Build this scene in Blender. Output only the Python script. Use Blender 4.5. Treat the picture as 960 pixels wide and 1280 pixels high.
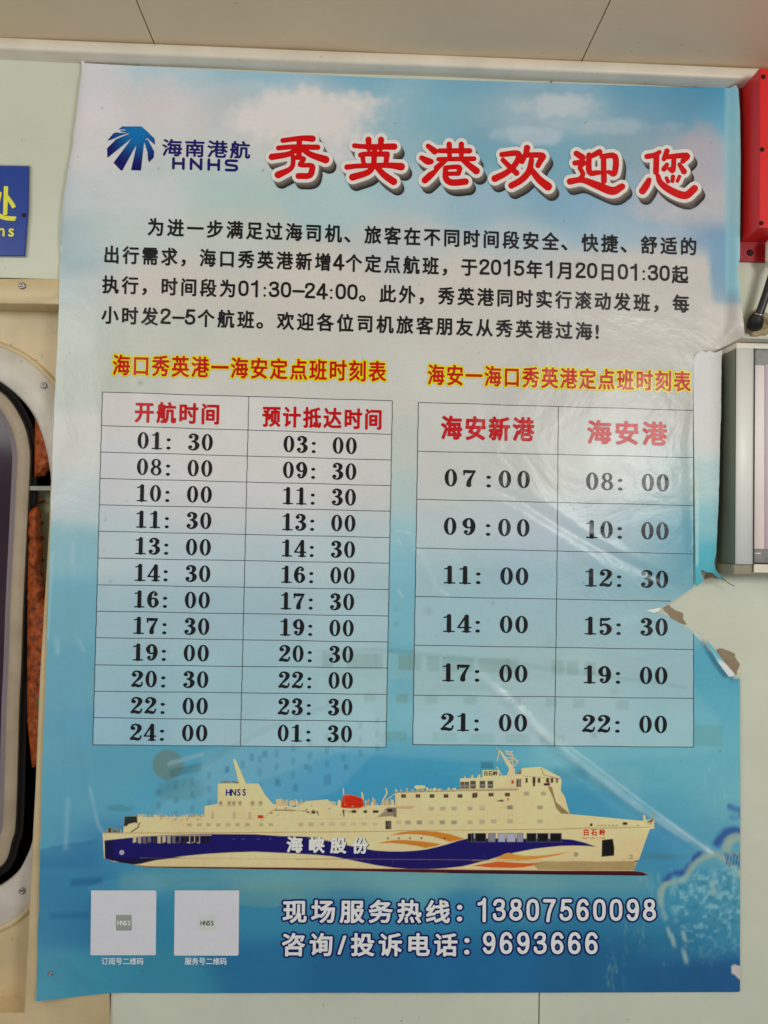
import bpy, math, random
import numpy as np
from mathutils import Matrix, Vector

# ------------------------------------------------------------------ camera, world, lamps, exposure
S = bpy.context.scene
for o in list(bpy.data.objects): bpy.data.objects.remove(o)
COL = S.collection
FPX, DIST = 980.0, 0.98
a, b, c = 0.03136162, -0.03363446, -0.01949425
Rx = np.array([[1,0,0],[0,math.cos(a),-math.sin(a)],[0,math.sin(a),math.cos(a)]])
Rz = np.array([[math.cos(b),-math.sin(b),0],[math.sin(b),math.cos(b),0],[0,0,1]])
Ry = np.array([[math.cos(c),0,math.sin(c)],[0,1,0],[-math.sin(c),0,math.cos(c)]])
ROT = Rz @ Rx @ Ry
cd = bpy.data.cameras.new('camera'); cam = bpy.data.objects.new('camera', cd); COL.objects.link(cam)
r_, f_, u_ = ROT[:,0], ROT[:,1], ROT[:,2]
cam.matrix_world = Matrix(((r_[0],u_[0],-f_[0],0),(r_[1],u_[1],-f_[1],-DIST),(r_[2],u_[2],-f_[2],0),(0,0,0,1)))
cd.sensor_fit = 'HORIZONTAL'; cd.sensor_width = 36; cd.lens = 36*FPX/960; cd.clip_start = 0.01; cd.clip_end = 50
S.camera = cam
wd = bpy.data.worlds.new("World"); S.world = wd; wd.use_nodes = True
wd.node_tree.nodes['Background'].inputs[0].default_value = (0.93, 0.97, 1.0, 1)
wd.node_tree.nodes['Background'].inputs[1].default_value = 0.29

def area(name, loc, target, sx, sy, power, color):
    l = bpy.data.lights.new(name, 'AREA'); l.shape = 'RECTANGLE'; l.size = sx; l.size_y = sy
    l.energy = power; l.color = color
    o = bpy.data.objects.new(name, l); COL.objects.link(o); o.location = loc
    o.rotation_euler = (Vector(target)-Vector(loc)).to_track_quat('-Z','Y').to_euler()
    return o
area('doorway_daylight', (-1.05,-1.15,0.48), (-0.05,0,-0.15), 0.8, 0.5, 7.2, (0.985,1.0,0.965))
area('right_glare_lamp', (0.92,-1.50,0.30), (0.05,0,-0.20), 0.42, 0.30, 9.3, (0.99,1.0,0.96))  # unseen lamp added right of the camera for the glare on the table
S.view_settings.view_transform = 'Standard'; S.view_settings.look = 'None'
S.view_settings.exposure = 0.0; S.view_settings.gamma = 1.0; S.view_settings.use_curve_mapping = False

# ------------------------------------------------------------------ helpers
K = 0.80
def lin(c):
    c = np.asarray(c, float)/255.0
    return np.where(c <= .04045, c/12.92, ((c+.055)/1.055)**2.4)
def alb(c, k=None): return np.minimum(lin(c)/(k or K), 0.88)

def W(px, py, d=0.0):
    """point on the plane d metres in front of the wall seen at photo position px,py"""
    px = np.asarray(px, float); py = np.asarray(py, float); d = np.asarray(d, float)
    dx = (px-480.0); dy = FPX; dz = (640.0-py)
    X = ROT[0,0]*dx+ROT[0,1]*dy+ROT[0,2]*dz
    Y = ROT[1,0]*dx+ROT[1,1]*dy+ROT[1,2]*dz
    Z = ROT[2,0]*dx+ROT[2,1]*dy+ROT[2,2]*dz
    s = (DIST-d)/Y
    return np.stack([X*s, -d+0*X, Z*s], -1)

def empty(name, loc, label=None, cat=None, group=None, kind=None):
    o = bpy.data.objects.new(name, None); COL.objects.link(o); o.location = tuple(float(v) for v in loc); o.empty_display_size = .02
    meta(o, label, cat, group, kind); return o
def meta(o, label=None, cat=None, group=None, kind=None):
    if label: o['label'] = label
    if cat: o['category'] = cat
    if group: o['group'] = group
    if kind: o['kind'] = kind
def root_loc(o):
    v = Vector((0,0,0))
    while o is not None: v += o.location; o = o.parent
    return np.array(v)

def link(name, V, polys, mat, parent=None, cols=None, smooth=True, bevel=0.0, loc=None, seg=2):
    """V (n,3) world; polys: list of int arrays (m,k)"""
    V = np.asarray(V, float)
    org = root_loc(parent) if parent is not None else (np.asarray(loc, float) if loc is not None else np.zeros(3))
    me = bpy.data.meshes.new(name)
    me.vertices.add(len(V)); me.vertices.foreach_set('co', (V-org).astype(np.float32).ravel())
    polys = [np.asarray(p) for p in polys if len(p)]
    li = np.concatenate([p.ravel() for p in polys]); tot = np.concatenate([np.full(len(p), p.shape[1]) for p in polys])
    st = np.concatenate([[0], np.cumsum(tot)[:-1]])
    me.loops.add(len(li)); me.loops.foreach_set('vertex_index', li.astype(np.int32))
    me.polygons.add(len(tot)); me.polygons.foreach_set('loop_start', st.astype(np.int32)); me.polygons.foreach_set('loop_total', tot.astype(np.int32))
    me.polygons.foreach_set('use_smooth', np.full(len(tot), smooth))
    me.update(calc_edges=True); me.validate()
    if cols is not None:
        at = me.color_attributes.new('Col', 'FLOAT_COLOR', 'POINT')
        cc = np.ones((len(V),4), np.float32); cc[:,:3] = cols
        at.data.foreach_set('color', cc.ravel())
    me.materials.append(mat)
    o = bpy.data.objects.new(name, me); COL.objects.link(o)
    if parent is not None: o.parent = parent
    else: o.location = tuple(float(v) for v in org)
    if bevel:
        m = o.modifiers.new('bevel','BEVEL'); m.width = bevel; m.segments = seg; m.limit_method = 'ANGLE'
    return o

def box(name, x0, x1, y0, y1, z0, z1, mat, parent=None, bevel=0.0006, loc=None):
    V = np.array([(x,y,z) for x in (x0,x1) for y in (y0,y1) for z in (z0,z1)])
    P = [np.array([(0,1,3,2),(4,6,7,5),(0,4,5,1),(2,3,7,6),(0,2,6,4),(1,5,7,3)])]
    return link(name, V, P, mat, parent, smooth=False, bevel=bevel, loc=loc)

def mesh_field(F, x0, y0, cell):
    """marching squares over node values F (ny,nx); inside where F<0; returns px,py,polys"""
    ny, nx = F.shape
    ii, jj = np.mgrid[0:ny,0:nx]
    N = ny*nx; nid = (ii*nx+jj)
    hid = N+nid; vid = 2*N+nid
    X = x0+jj*cell; Y = y0+ii*cell
    ins = F < 0
    code = ins[:-1,:-1]*1+ins[:-1,1:]*2+ins[1:,1:]*4+ins[1:,:-1]*8
    polys = []
    for k in range(1,16):
        m = np.argwhere(code == k)
        if not len(m): continue
        i, j = m[:,0], m[:,1]
        cor = [nid[i,j], nid[i,j+1], nid[i+1,j+1], nid[i+1,j]]
        edg = [hid[i,j], vid[i,j+1], hid[i+1,j], vid[i,j]]
        row = []
        for q in range(4):
            if k>>q & 1: row.append(cor[q])
            if (k>>q & 1) != (k>>((q+1)%4) & 1): row.append(edg[q])
        polys.append(np.stack(row[::-1], 1))
    if not polys: return None
    used, inv = np.unique(np.concatenate([p.ravel() for p in polys]), return_inverse=True)
    out = []; pos = 0
    for p in polys:
        out.append(inv[pos:pos+p.size].reshape(p.shape)); pos += p.size
    kind = used//N; r = used % N; i, j = r//nx, r % nx
    px = X[i,j].astype(float); py = Y[i,j].astype(float)
    h = kind == 1
    fa = F[i[h],j[h]]; fb = F[i[h],np.minimum(j[h]+1,nx-1)]; px[h] += cell*np.clip(fa/(fa-fb),.02,.98)
    v = kind == 2
    fa = F[i[v],j[v]]; fb = F[np.minimum(i[v]+1,ny-1),j[v]]; py[v] += cell*np.clip(fa/(fa-fb),.02,.98)
    return px, py, out

def seg_dist(PX, PY, A, B, wa=None, wb=None):
    best = np.full(PX.shape, 1e9)
    for k in range(len(A)):
        ax, ay = A[k]; bx, by = B[k]; ex, ey = bx-ax, by-ay; L = ex*ex+ey*ey
        t = np.clip(((PX-ax)*ex+(PY-ay)*ey)/(L if L > 1e-12 else 1), 0, 1)
        d = np.hypot(PX-ax-t*ex, PY-ay-t*ey)
        if wa is not None: d = d-(wa[k]+(wb[k]-wa[k])*t)
        np.minimum(best, d, out=best)
    return best
def poly_sdf(PX, PY, loops):
    A = []; B = []
    for L in loops:
        L = np.asarray(L, float); A.append(L); B.append(np.roll(L,-1,0))
    A = np.concatenate(A); B = np.concatenate(B)
    d = seg_dist(PX, PY, A, B); wn = np.zeros(PX.shape, int)
    for (ax,ay),(bx,by) in zip(A,B):
        if ay == by: continue
        xi = ax+(PY-ay)*(bx-ax)/(by-ay)
        if ay < by: wn += ((PY>=ay)&(PY<by)&(xi>PX))
        else: wn -= ((PY>=by)&(PY<ay)&(xi>PX))
    return np.where(wn != 0, -d, d)
def catmull(P, n=6, closed=False):
    P = np.asarray(P, float)
    if closed: Q = np.concatenate([P[-1:],P,P[:2]])
    else: Q = np.concatenate([2*P[:1]-P[1:2],P,2*P[-1:]-P[-2:-1]])
    out = []
    for i in range(1,len(Q)-2):
        p0,p1,p2,p3 = Q[i-1:i+3]
        for t in np.arange(n)/n:
            out.append(.5*((2*p1)+(p2-p0)*t+(2*p0-5*p1+4*p2-p3)*t*t+(3*p1-p0-3*p2+p3)*t**3))
    if not closed: out.append(P[-1])
    return np.array(out)

def vnoise(x, y, seed):
    rs = np.random.RandomState(seed); T = rs.rand(64,64)
    xi = np.floor(x).astype(int); yi = np.floor(y).astype(int); u = x-xi; v = y-yi
    u = u*u*(3-2*u); v = v*v*(3-2*v); g = lambda i,j: T[i % 64, j % 64]
    return (g(yi,xi)*(1-u)+g(yi,xi+1)*u)*(1-v)+(g(yi+1,xi)*(1-u)+g(yi+1,xi+1)*u)*v
def fbm(x, y, s, seed, oc=4):
    r = 0; amp = 1; tt = 0
    for k in range(oc): r = r+amp*vnoise(x/s*2**k+13.7*k+40, y/s*2**k+7.1*k+40, seed+k); tt += amp; amp *= .5
    return r/tt*2-1
def sstep(a, b, x):
    t = np.clip((x-a)/(b-a),0,1); return t*t*(3-2*t)

# ------------------------------------------------------------------ materials
def mat_plain(name, col, rough=0.5, metal=0.0, bump=0.0, bscale=300, var=0.0, vscale=20, spec=0.5, k=None, coat=0.0, dirt=0.0):
    m = bpy.data.materials.new(name); m.use_nodes = True; nt = m.node_tree; B = nt.nodes['Principled BSDF']
    cc = alb(col, k)
    B.inputs['Base Color'].default_value = (*cc,1); B.inputs['Roughness'].default_value = rough
    B.inputs['Metallic'].default_value = metal; B.inputs['Specular IOR Level'].default_value = spec
    B.inputs['Coat Weight'].default_value = coat; B.inputs['Coat Roughness'].default_value = .15
    tc = nt.nodes.new('ShaderNodeTexCoord')
    if var:
        n = nt.nodes.new('ShaderNodeTexNoise'); n.inputs['Scale'].default_value = vscale; n.inputs['Detail'].default_value = 6
        nt.links.new(tc.outputs['Object'], n.inputs['Vector'])
        r = nt.nodes.new('ShaderNodeValToRGB'); r.color_ramp.elements[0].position = .3; r.color_ramp.elements[1].position = .72
        r.color_ramp.elements[0].color = (*np.clip(cc*(1-var),0,1),1); r.color_ramp.elements[1].color = (*np.clip(cc*(1+var),0,.9),1)
        nt.links.new(n.outputs[0], r.inputs[0]); nt.links.new(r.outputs[0], B.inputs['Base Color'])
    if dirt and var:
        n = nt.nodes.new('ShaderNodeTexNoise'); n.inputs['Scale'].default_value = 75; n.inputs['Detail'].default_value = 5; n.inputs['Roughness'].default_value = .62
        nt.links.new(tc.outputs['Object'], n.inputs['Vector'])
        q = nt.nodes.new('ShaderNodeMapRange'); q.inputs[1].default_value = .665; q.inputs[2].default_value = .76; q.inputs[4].default_value = dirt
        nt.links.new(n.outputs[0], q.inputs[0])
        mx = nt.nodes.new('ShaderNodeMix'); mx.data_type = 'RGBA'; mx.inputs[7].default_value = (.09,.065,.045,1)
        nt.links.new(q.outputs[0], mx.inputs[0]); nt.links.new(r.outputs[0], mx.inputs[6]); nt.links.new(mx.outputs[2], B.inputs['Base Color'])
    if bump:
        n = nt.nodes.new('ShaderNodeTexNoise'); n.inputs['Scale'].default_value = bscale; n.inputs['Detail'].default_value = 4
        nt.links.new(tc.outputs['Object'], n.inputs['Vector'])
        bp = nt.nodes.new('ShaderNodeBump'); bp.inputs['Strength'].default_value = bump; bp.inputs['Distance'].default_value = .001
        nt.links.new(n.outputs[0], bp.inputs['Height']); nt.links.new(bp.outputs[0], B.inputs['Normal'])
    return m

def mat_print():
    m = bpy.data.materials.new('printed_paper'); m.use_nodes = True; nt = m.node_tree; B = nt.nodes['Principled BSDF']
    at = nt.nodes.new('ShaderNodeAttribute'); at.attribute_name = 'Col'
    tc = nt.nodes.new('ShaderNodeTexCoord'); geo = nt.nodes.new('ShaderNodeNewGeometry')
    # fine canvas-like grain of the sheet
    n1 = nt.nodes.new('ShaderNodeTexNoise'); n1.inputs['Scale'].default_value = 520; n1.inputs['Detail'].default_value = 2
    nt.links.new(geo.outputs['Position'], n1.inputs['Vector'])
    mr = nt.nodes.new('ShaderNodeMapRange'); mr.inputs[3].default_value = .93; mr.inputs[4].default_value = 1.07
    nt.links.new(n1.outputs[0], mr.inputs[0])
    mul = nt.nodes.new('ShaderNodeVectorMath'); mul.operation = 'SCALE'
    nt.links.new(at.outputs['Color'], mul.inputs[0]); nt.links.new(mr.outputs[0], mul.inputs['Scale'])
    mx = nt.nodes.new('ShaderNodeMix'); mx.data_type = 'RGBA'; mx.inputs[7].default_value = (.8,.8,.8,1)
    nt.links.new(geo.outputs['Backfacing'], mx.inputs[0]); nt.links.new(mul.outputs[0], mx.inputs[6])
    nt.links.new(mx.outputs[2], B.inputs['Base Color'])
    # handling wrinkles
    n2 = nt.nodes.new('ShaderNodeTexNoise'); n2.inputs['Scale'].default_value = 9; n2.inputs['Detail'].default_value = 5; n2.inputs['Distortion'].default_value = .6
    nt.links.new(geo.outputs['Position'], n2.inputs['Vector'])
    b1 = nt.nodes.new('ShaderNodeBump'); b1.inputs['Strength'].default_value = .8; b1.inputs['Distance'].default_value = .006
    nt.links.new(n2.outputs[0], b1.inputs['Height'])
    n3 = nt.nodes.new('ShaderNodeTexNoise'); n3.inputs['Scale'].default_value = 900; n3.inputs['Detail'].default_value = 1
    nt.links.new(geo.outputs['Position'], n3.inputs['Vector'])
    b2 = nt.nodes.new('ShaderNodeBump'); b2.inputs['Strength'].default_value = .12; b2.inputs['Distance'].default_value = .0004
    nt.links.new(n3.outputs[0], b2.inputs['Height']); nt.links.new(b1.outputs[0], b2.inputs['Normal']); nt.links.new(b2.outputs[0], B.inputs['Normal'])
    B.inputs['Roughness'].default_value = .27; B.inputs['Specular IOR Level'].default_value = .27
    return m
PR = mat_print()

wall_m = mat_plain('painted_wall', (195,198,180), .5, bump=.3, bscale=140, var=.06, vscale=9, dirt=.7)
gap_m = mat_plain('joint_backing', (50,46,40), .9)  # dark backing seen through the panel joints
ceil_m = mat_plain('ceiling_panel_paint', (210,190,160), .5, bump=.2, bscale=90, var=.05, vscale=5, dirt=.35)
trim_m = mat_plain('trim_paint', (214,203,186), .4, bump=.2, bscale=60, var=.09, vscale=18, dirt=.8)
cream_m = mat_plain('cream_gelcoat', (192,172,132), .40, bump=.25, bscale=60, var=.11, vscale=22, dirt=.7)
ring_m = mat_plain('painted_ring_metal', (190,182,170), .40, bump=.2, bscale=200, var=.10, vscale=35, dirt=.8)
sash_m = mat_plain('sash_paint', (156,140,118), .5, bump=.3, bscale=300, var=.12, vscale=30, dirt=.9)
bevel_m = mat_plain('window_bevel', (140,128,132), .35, var=.05)
rubber_m = mat_plain('black_rubber', (22,20,18), .55, bump=.2, bscale=120)
dark_m = mat_plain('dark_recess', (14,10,9), .8)
steel_m = mat_plain('screw_steel', (150,145,142), .28, metal=.9)
dscrew_m = mat_plain('dark_screw', (45,22,20), .4, metal=.5)
red_m = mat_plain('red_enamel', (208,26,30), .42, bump=.1, bscale=150, var=.05, vscale=20)
blue_m = mat_plain('blue_sign_plate', (8,52,140), .3, var=.05, vscale=18)
yellow_m = mat_plain('yellow_lettering', (222,214,60), .5, var=.08, vscale=90)
greyedge_m = mat_plain('sign_edge', (150,150,140), .5)
alu_m = mat_plain('brushed_aluminium', (228,220,212), .5, metal=.05, bump=.04, bscale=500)
alus_m = mat_plain('aluminium_shaded_side', (104,112,98), .4, metal=.2, bump=.04)  # darker copy of the aluminium, the side's shade put into its colour
cap_m = mat_plain('corner_cap_plastic', (128,122,100), .4)
black_m = mat_plain('black_cable_rubber', (38,38,42), .38)
putty_m = mat_plain('sealing_putty', (160,145,112), .6, bump=.6, bscale=80, var=.2, vscale=60)
white_m = mat_plain('white_plastic', (225,210,195), .35)
orange_m = mat_plain('orange_cloth', (148,66,12), .6, bump=.9, bscale=90, var=.65, vscale=110, dirt=.9)
green_m = mat_plain('green_cloth', (60,120,60), .6)
pap_m = mat_plain('pale_green_board', (175,175,135), .6, var=.1, vscale=40)
brown_m = mat_plain('old_glue', (140,122,98), .7, bump=.5, bscale=200, var=.12, vscale=80)
inner_print_m = mat_plain('framed_print', (208,192,188), .25, var=.05, vscale=30, coat=.6)
inner_dark_m = mat_plain('framed_print_grey', (120,118,116), .25, var=.2, vscale=120, coat=.6)
def mat_glass():
    m = mat_plain('tinted_glass', (40,24,36), .12, spec=.3, k=1.0); nt = m.node_tree; B = nt.nodes['Principled BSDF']
    tc = nt.nodes.new('ShaderNodeTexCoord'); n = nt.nodes.new('ShaderNodeTexNoise'); n.inputs['Scale'].default_value = 18
    mp = nt.nodes.new('ShaderNodeMapping'); mp.inputs['Scale'].default_value = (2.5,1,.35)
    nt.links.new(tc.outputs['Object'], mp.inputs[0]); nt.links.new(mp.outputs[0], n.inputs['Vector'])
    r = nt.nodes.new('ShaderNodeValToRGB'); r.color_ramp.elements[0].color = (.012,.006,.012,1); r.color_ramp.elements[1].color = (.07,.035,.055,1)
    nt.links.new(n.outputs[0], r.inputs[0]); nt.links.new(r.outputs[0], B.inputs['Base Color'])
    return m
glass_m = mat_glass()

# ------------------------------------------------------------------ wall, ceiling, trim
def X_(px,py,d=0): return float(W(px,py,d)[0])
def Z_(px,py,d=0): return float(W(px,py,d)[2])
wall = empty('wall', W(480,1280,0), kind='structure')
box('wall_backing', X_(134,1262), 1.6, .012, .02, -1.1, .95, gap_m, wall, bevel=0)
box('wall_backing', -1.6, X_(134,1262)-.001, .012, .02, Z_(0,352), .95, gap_m, wall, bevel=0)
XS1 = X_(137,1262); XS2 = X_(674,1262); ZT = Z_(0,347)
g = .0007
zc_contact = Z_(480,94); zc_front = Z_(480,80)
PT = DIST*(1-zc_contact/zc_front)                    # how far the trim stands out
z_top = Z_(480,66,PT)
box('wall_panel', -1.6, X_(128,400)-g, 0, .01, ZT, z_top+.05, wall_m, wall, bevel=.0008)
box('wall_panel', XS1+g, XS2-g, 0, .01, -1.1, z_top+.05, wall_m, wall, bevel=.0008)
box('wall_panel', XS2+g, 1.6, 0, .01, -1.1, z_top+.05, wall_m, wall, bevel=.0008)
box('wall_panel', X_(128,400)+g, XS1-g, 0, .01, ZT, z_top+.05, wall_m, wall, bevel=.0008)

trim = empty('ceiling_trim', (0,-PT/2,zc_contact), kind='structure')
# rounded angle profile run along the wall
prof = [(0,zc_contact),(-PT+.003,zc_contact),(-PT+.0008,zc_contact+.0008),(-PT,zc_contact+.003),(-PT,z_top-.001),(-PT+.001,z_top),(0,z_top)]
xs = np.linspace(-1.5,1.5,60); V = []
for x in xs:
    w = .0006*math.sin(x*9)+.0004*math.sin(x*23)
    for (y,z) in prof: V.append((x,y+w*(y<-.01),z+w))
n = len(prof); P = [(i*n+j,(i+1)*n+j,(i+1)*n+j+1,i*n+j+1) for i in range(len(xs)-1) for j in range(n-1)]
link('trim_strip', V, [np.array(P)[:, ::-1]], trim_m, trim)
xx = np.linspace(-1.5,1.5,200)
ceiling = empty('ceiling', (0,-1,z_top), kind='structure')
box('ceiling_backing', -1.6, 1.6, -2.0, 0, z_top+.012, z_top+.02, gap_m, ceiling, bevel=0)
cj1 = X_(192,53,PT); cj2 = X_(728,77,PT)
for q0,q1 in ((-1.6,cj1),(cj1,cj2),(cj2,1.6)):
    box('ceiling_panel', q0+.0007, q1-.0007, -2.0, .0, z_top+.0012, z_top+.011, ceil_m, ceiling, bevel=.0006)

# old glue left on the wall where the poster tore away
def px_patch(name, pts, d, mat, parent, cell=1.5, cols=None, rough=2.2, seed=3, label=None):
    pts = np.asarray(pts, float); x0, y0 = pts.min(0)-4; x1, y1 = pts.max(0)+4
    PX, PY = np.meshgrid(np.arange(x0,x1,cell), np.arange(y0,y1,cell))
    F = poly_sdf(PX, PY, [pts])+rough*fbm(PX,PY,6,seed,4)
    px, py, pl = mesh_field(F, x0, y0, cell)
    dd = d(px,py) if callable(d) else d
    cc = cols(px,py) if cols else None
    o = link(name, W(px,py,dd), pl, mat, parent, cols=cc)
    if label: o['label'] = label
    return o
px_patch('glue_patch', [(827,760),(836,757),(845,763),(853,767),(857,780),(851,780),(839,772)], .0006, brown_m, wall, .9)
px_patch('glue_patch', [(896,812),(906,811),(918,818),(925,830),(921,843),(912,845),(900,828)], .0006, brown_m, wall, .9, seed=9)
px_patch('glue_patch', [(866,440),(876,436),(870,446),(866,456),(864,450)], .0022, brown_m, wall, .9, seed=5)
px_patch('glue_patch', [(882,714),(894,716),(900,724),(890,722),(880,724)], .0006, brown_m, wall, .9, seed=5)

# ------------------------------------------------------------------ poster: relief, outline, colour
def left_edge(py):
    return np.interp(py, [60,80,130,200,245,270,330,400,480,560,620,690,750,850,950,1000,1130,1200,1250],
                         [101,103,97,88,80,77,75,73,69,66,64,62,60,57,53,52,48.5,46.5,45])
CREASES = [([(560,592),(640,622),(690,652),(760,690),(868,745)], -.9, 6),
           ([(600,606),(690,665),(800,735)], .6, 9),
           ([(640,600),(700,640),(740,670),(820,716)], .6, 7),
           ([(590,835),(655,893),(700,935),(800,1010),(885,1063)], 1.7, 5),
           ([(583,845),(650,903),(695,947),(795,1022),(880,1072)], -.8, 5),
           ([(210,470),(250,430),(300,395),(345,385)], -.8, 10),
           ([(225,480),(270,438),(330,405)], .7, 9),
           ([(82,860),(84,960),(80,1070)], .9, 7),
           ([(92,880),(108,960),(126,1045)], .8, 6),
           ([(70,640),(78,760),(72,860),(76,1000)], -.9, 9),
           ([(96,620),(92,720),(100,860)], .7, 8),
           ([(290,500),(300,560),(330,640)], .5, 8),
           ([(495,640),(520,690),(560,770)], .6, 6),
           ([(898,437),(912,415),(921,402)], 2.2, 5),
           ([(868,475),(864,560),(866,720)], -1.2, 7),
           ([(820,265),(870,255),(905,262)], .6, 6),
           ([(60,1180),(100,1215),(140,1238)], .9, 9)]
CR = [(catmull(p,5),h,w) for p,h,w in CREASES]
def relief(px, py):
    """height of the sheet above the wall in metres"""
    u = px-left_edge(py)
    r = 3.0+1.9*fbm(px,py,210,11,3)+.35*fbm(px*1.6,py*.5,60,21,2)
    r = r+3.6*(1-sstep(118,165,px))*sstep(322,352,py)
    r = r+6.5*np.exp(-np.maximum(u,0)/8)*(1-sstep(290,345,py))*sstep(60,110,py)
    r = r+.9*fbm(px*2.2,py*.35,60,51,3)*np.exp(-np.maximum(u,0)/60)*sstep(380,520,py)
    r = r+2.2*np.exp(-np.maximum(u,0)/14)*sstep(560,700,py)*(1-sstep(1100,1200,py))
    r = r+4.0*np.exp(-((px-45)/26)**2-((py-1250)/14)**2)
    r = r+15*sstep(903,927,px)*(1-sstep(405,440,py))
    for pl, h, w in CR:
        x0,y0 = pl.min(0)-3*w; x1,y1 = pl.max(0)+3*w
        m = (px>x0)&(px<x1)&(py>y0)&(py<y1)
        if m.any():
            d = seg_dist(px[m],py[m],pl[:-1],pl[1:])
            L = np.hypot(*(pl[-1]-pl[0])); e = np.minimum(np.hypot(px[m]-pl[0][0],py[m]-pl[0][1]), np.hypot(px[m]-pl[-1][0],py[m]-pl[-1][1]))
            r[m] += 1.5*h*np.exp(-(d/w)**2)*np.clip(e/(.2*L+6),0,1)
    # curled edge above the lower tear
    tl = np.array([(882,800),(900,822),(918,845)],float)
    m = (px>860)&(py>780)&(px<930)&(py<870)
    if m.any(): r[m] += 6*np.exp(-(seg_dist(px[m],py[m],tl[:-1],tl[1:])/6)**2)
    return np.maximum(r,.8)*.001

OUT = [(99.5,69),(103,72),(106,79),(200,84),(300,89),(480,97.5),(700,104),(850,109),(912,110),(920,106),(923,112),(925,140),(926,200),(925,300),(925,322),(922,337),(923,352),
       (926,378),(930,405),(931,423),(915,429),(900,436),(893,441),(880,438),(869,444),(866.5,455),(867,500),(868.5,560),(868.5,640),(869,712),(869,733),(850,745),(832,757),(812,762),(808,764),(826,766),(838,772),(851,780),(868,791),(878,798),
       (893,815),(907,831),(919,846),(925,849),(925,900),(925.5,1000),(925,1100),(925,1205),(925,1215),(925,1240),
       (800,1240.5),(600,1241),(400,1241),(250,1241.5),(140,1241),(95,1246),(45,1252)]
le = [(float(left_edge(y))+random.Random(int(y)).uniform(-.5,.5), y) for y in range(1235,80,-12)]
OUT = OUT+le
CP = [(110,95,205,205,208),(200,95,175,198,208),(320,98,150,188,205),(450,100,122,174,198),(600,102,122,168,190),(700,108,125,165,188),(800,110,100,155,182),(860,110,88,146,176),(915,112,80,150,184),
 (108,140,212,208,212),(200,135,205,202,203),(300,128,190,195,198),(400,130,190,195,200),(480,130,160,188,200),(540,140,130,178,196),(600,140,138,176,192),(650,140,165,185,195),(720,140,160,185,195),(800,140,120,160,184),(870,140,105,152,180),(915,150,110,180,205),
 (110,190,206,204,207),(200,190,200,202,203),(300,190,195,200,200),(400,180,198,200,202),(500,180,150,183,196),(600,180,125,170,190),(700,190,125,168,188),(800,180,140,168,182),(870,190,175,172,178),(910,200,160,185,198),
 (95,240,192,200,204),(180,235,196,204,204),(300,240,178,198,198),(420,250,172,196,200),(520,240,165,190,200),(600,250,150,180,196),(700,260,135,172,195),(800,260,140,172,194),(860,250,178,178,184),(905,250,180,185,192),
 (90,300,170,188,195),(150,300,190,200,198),(300,290,190,196,192),(500,300,186,192,192),(650,300,176,190,196),(780,290,160,182,196),(850,320,182,186,190),(890,310,110,155,188),(905,350,95,150,182),
 (88,350,182,196,198),(200,360,200,196,190),(400,350,200,196,190),(600,350,198,194,188),(800,350,194,192,188),(870,360,188,188,186),(890,345,120,160,188),
 (85,410,190,198,192),(200,410,192,196,188),(400,410,196,194,188),(600,410,196,194,188),(800,410,192,192,188),(900,410,200,196,192),
 (85,480,184,192,185),(110,470,190,194,187),(300,480,200,198,192),(500,480,198,198,192),(700,480,192,192,188),(860,480,182,184,180),
 (85,550,202,202,200),(115,560,200,203,200),(300,560,205,203,200),(505,560,192,198,194),(700,560,190,194,190),(860,560,182,188,184),
 (85,620,192,198,200),(115,630,185,198,202),(505,620,178,194,194),(600,640,185,195,198),(860,620,160,188,192),
 (80,680,142,178,188),(110,690,135,176,190),(505,670,150,186,196),(505,700,130,178,194),(868,680,95,160,178),
 (75,760,118,168,184),(110,760,115,164,184),(505,760,122,174,190),(860,760,120,170,184),
 (70,850,110,162,182),(105,850,108,160,180),(505,850,108,166,184),(900,850,92,160,182),(880,880,100,168,188),
 (70,930,104,160,182),(110,920,98,155,180),(150,950,95,158,180),(250,960,88,155,182),(350,960,82,152,184),(450,960,72,150,188),(505,900,118,175,190),(505,945,85,158,188),(600,945,80,156,184),(720,945,110,172,188),(900,940,108,172,188),(850,960,108,172,188),
 (70,1000,98,158,182),(110,1000,96,158,182),(200,1000,90,158,186),(300,985,78,150,186),(400,980,68,146,188),(520,965,66,146,184),(730,1000,72,146,180),(800,980,100,166,186),(850,1010,90,156,180),(900,1000,112,172,186),
 (70,1050,96,160,182),(110,1050,74,134,172),(140,1060,62,128,172),(830,1060,68,136,176),(880,1050,95,156,180),
 (70,1095,64,126,164),(110,1100,60,126,166),(200,1095,80,146,170),(350,1100,92,152,168),(500,1100,98,156,168),(650,1105,92,150,166),(760,1105,82,146,166),(850,1120,70,140,170),(910,1120,82,146,172),
 (65,1150,70,132,168),(110,1150,50,114,156),(205,1150,56,128,160),(320,1140,60,130,164),(450,1140,56,122,160),(600,1145,56,124,162),(750,1150,52,118,156),(850,1170,56,124,160),(910,1160,66,134,166),
 (65,1220,82,146,172),(110,1220,64,138,165),(205,1225,62,132,160),(320,1210,44,108,152),(450,1210,38,98,145),(600,1210,38,100,148),(750,1210,38,96,140),(850,1220,36,90,136),(915,1225,40,88,142)]
CP = np.array(CP, float)
low = sstep(560,680,CP[:,1])[:,None]; CP[:,2:] = CP[:,2:]+low*np.array([7,9,9])
up = 1-sstep(430,620,CP[:,1])[:,None]; CP[:,2:] = np.minimum(CP[:,2:]+up*np.array([3,2,2]),228)
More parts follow.
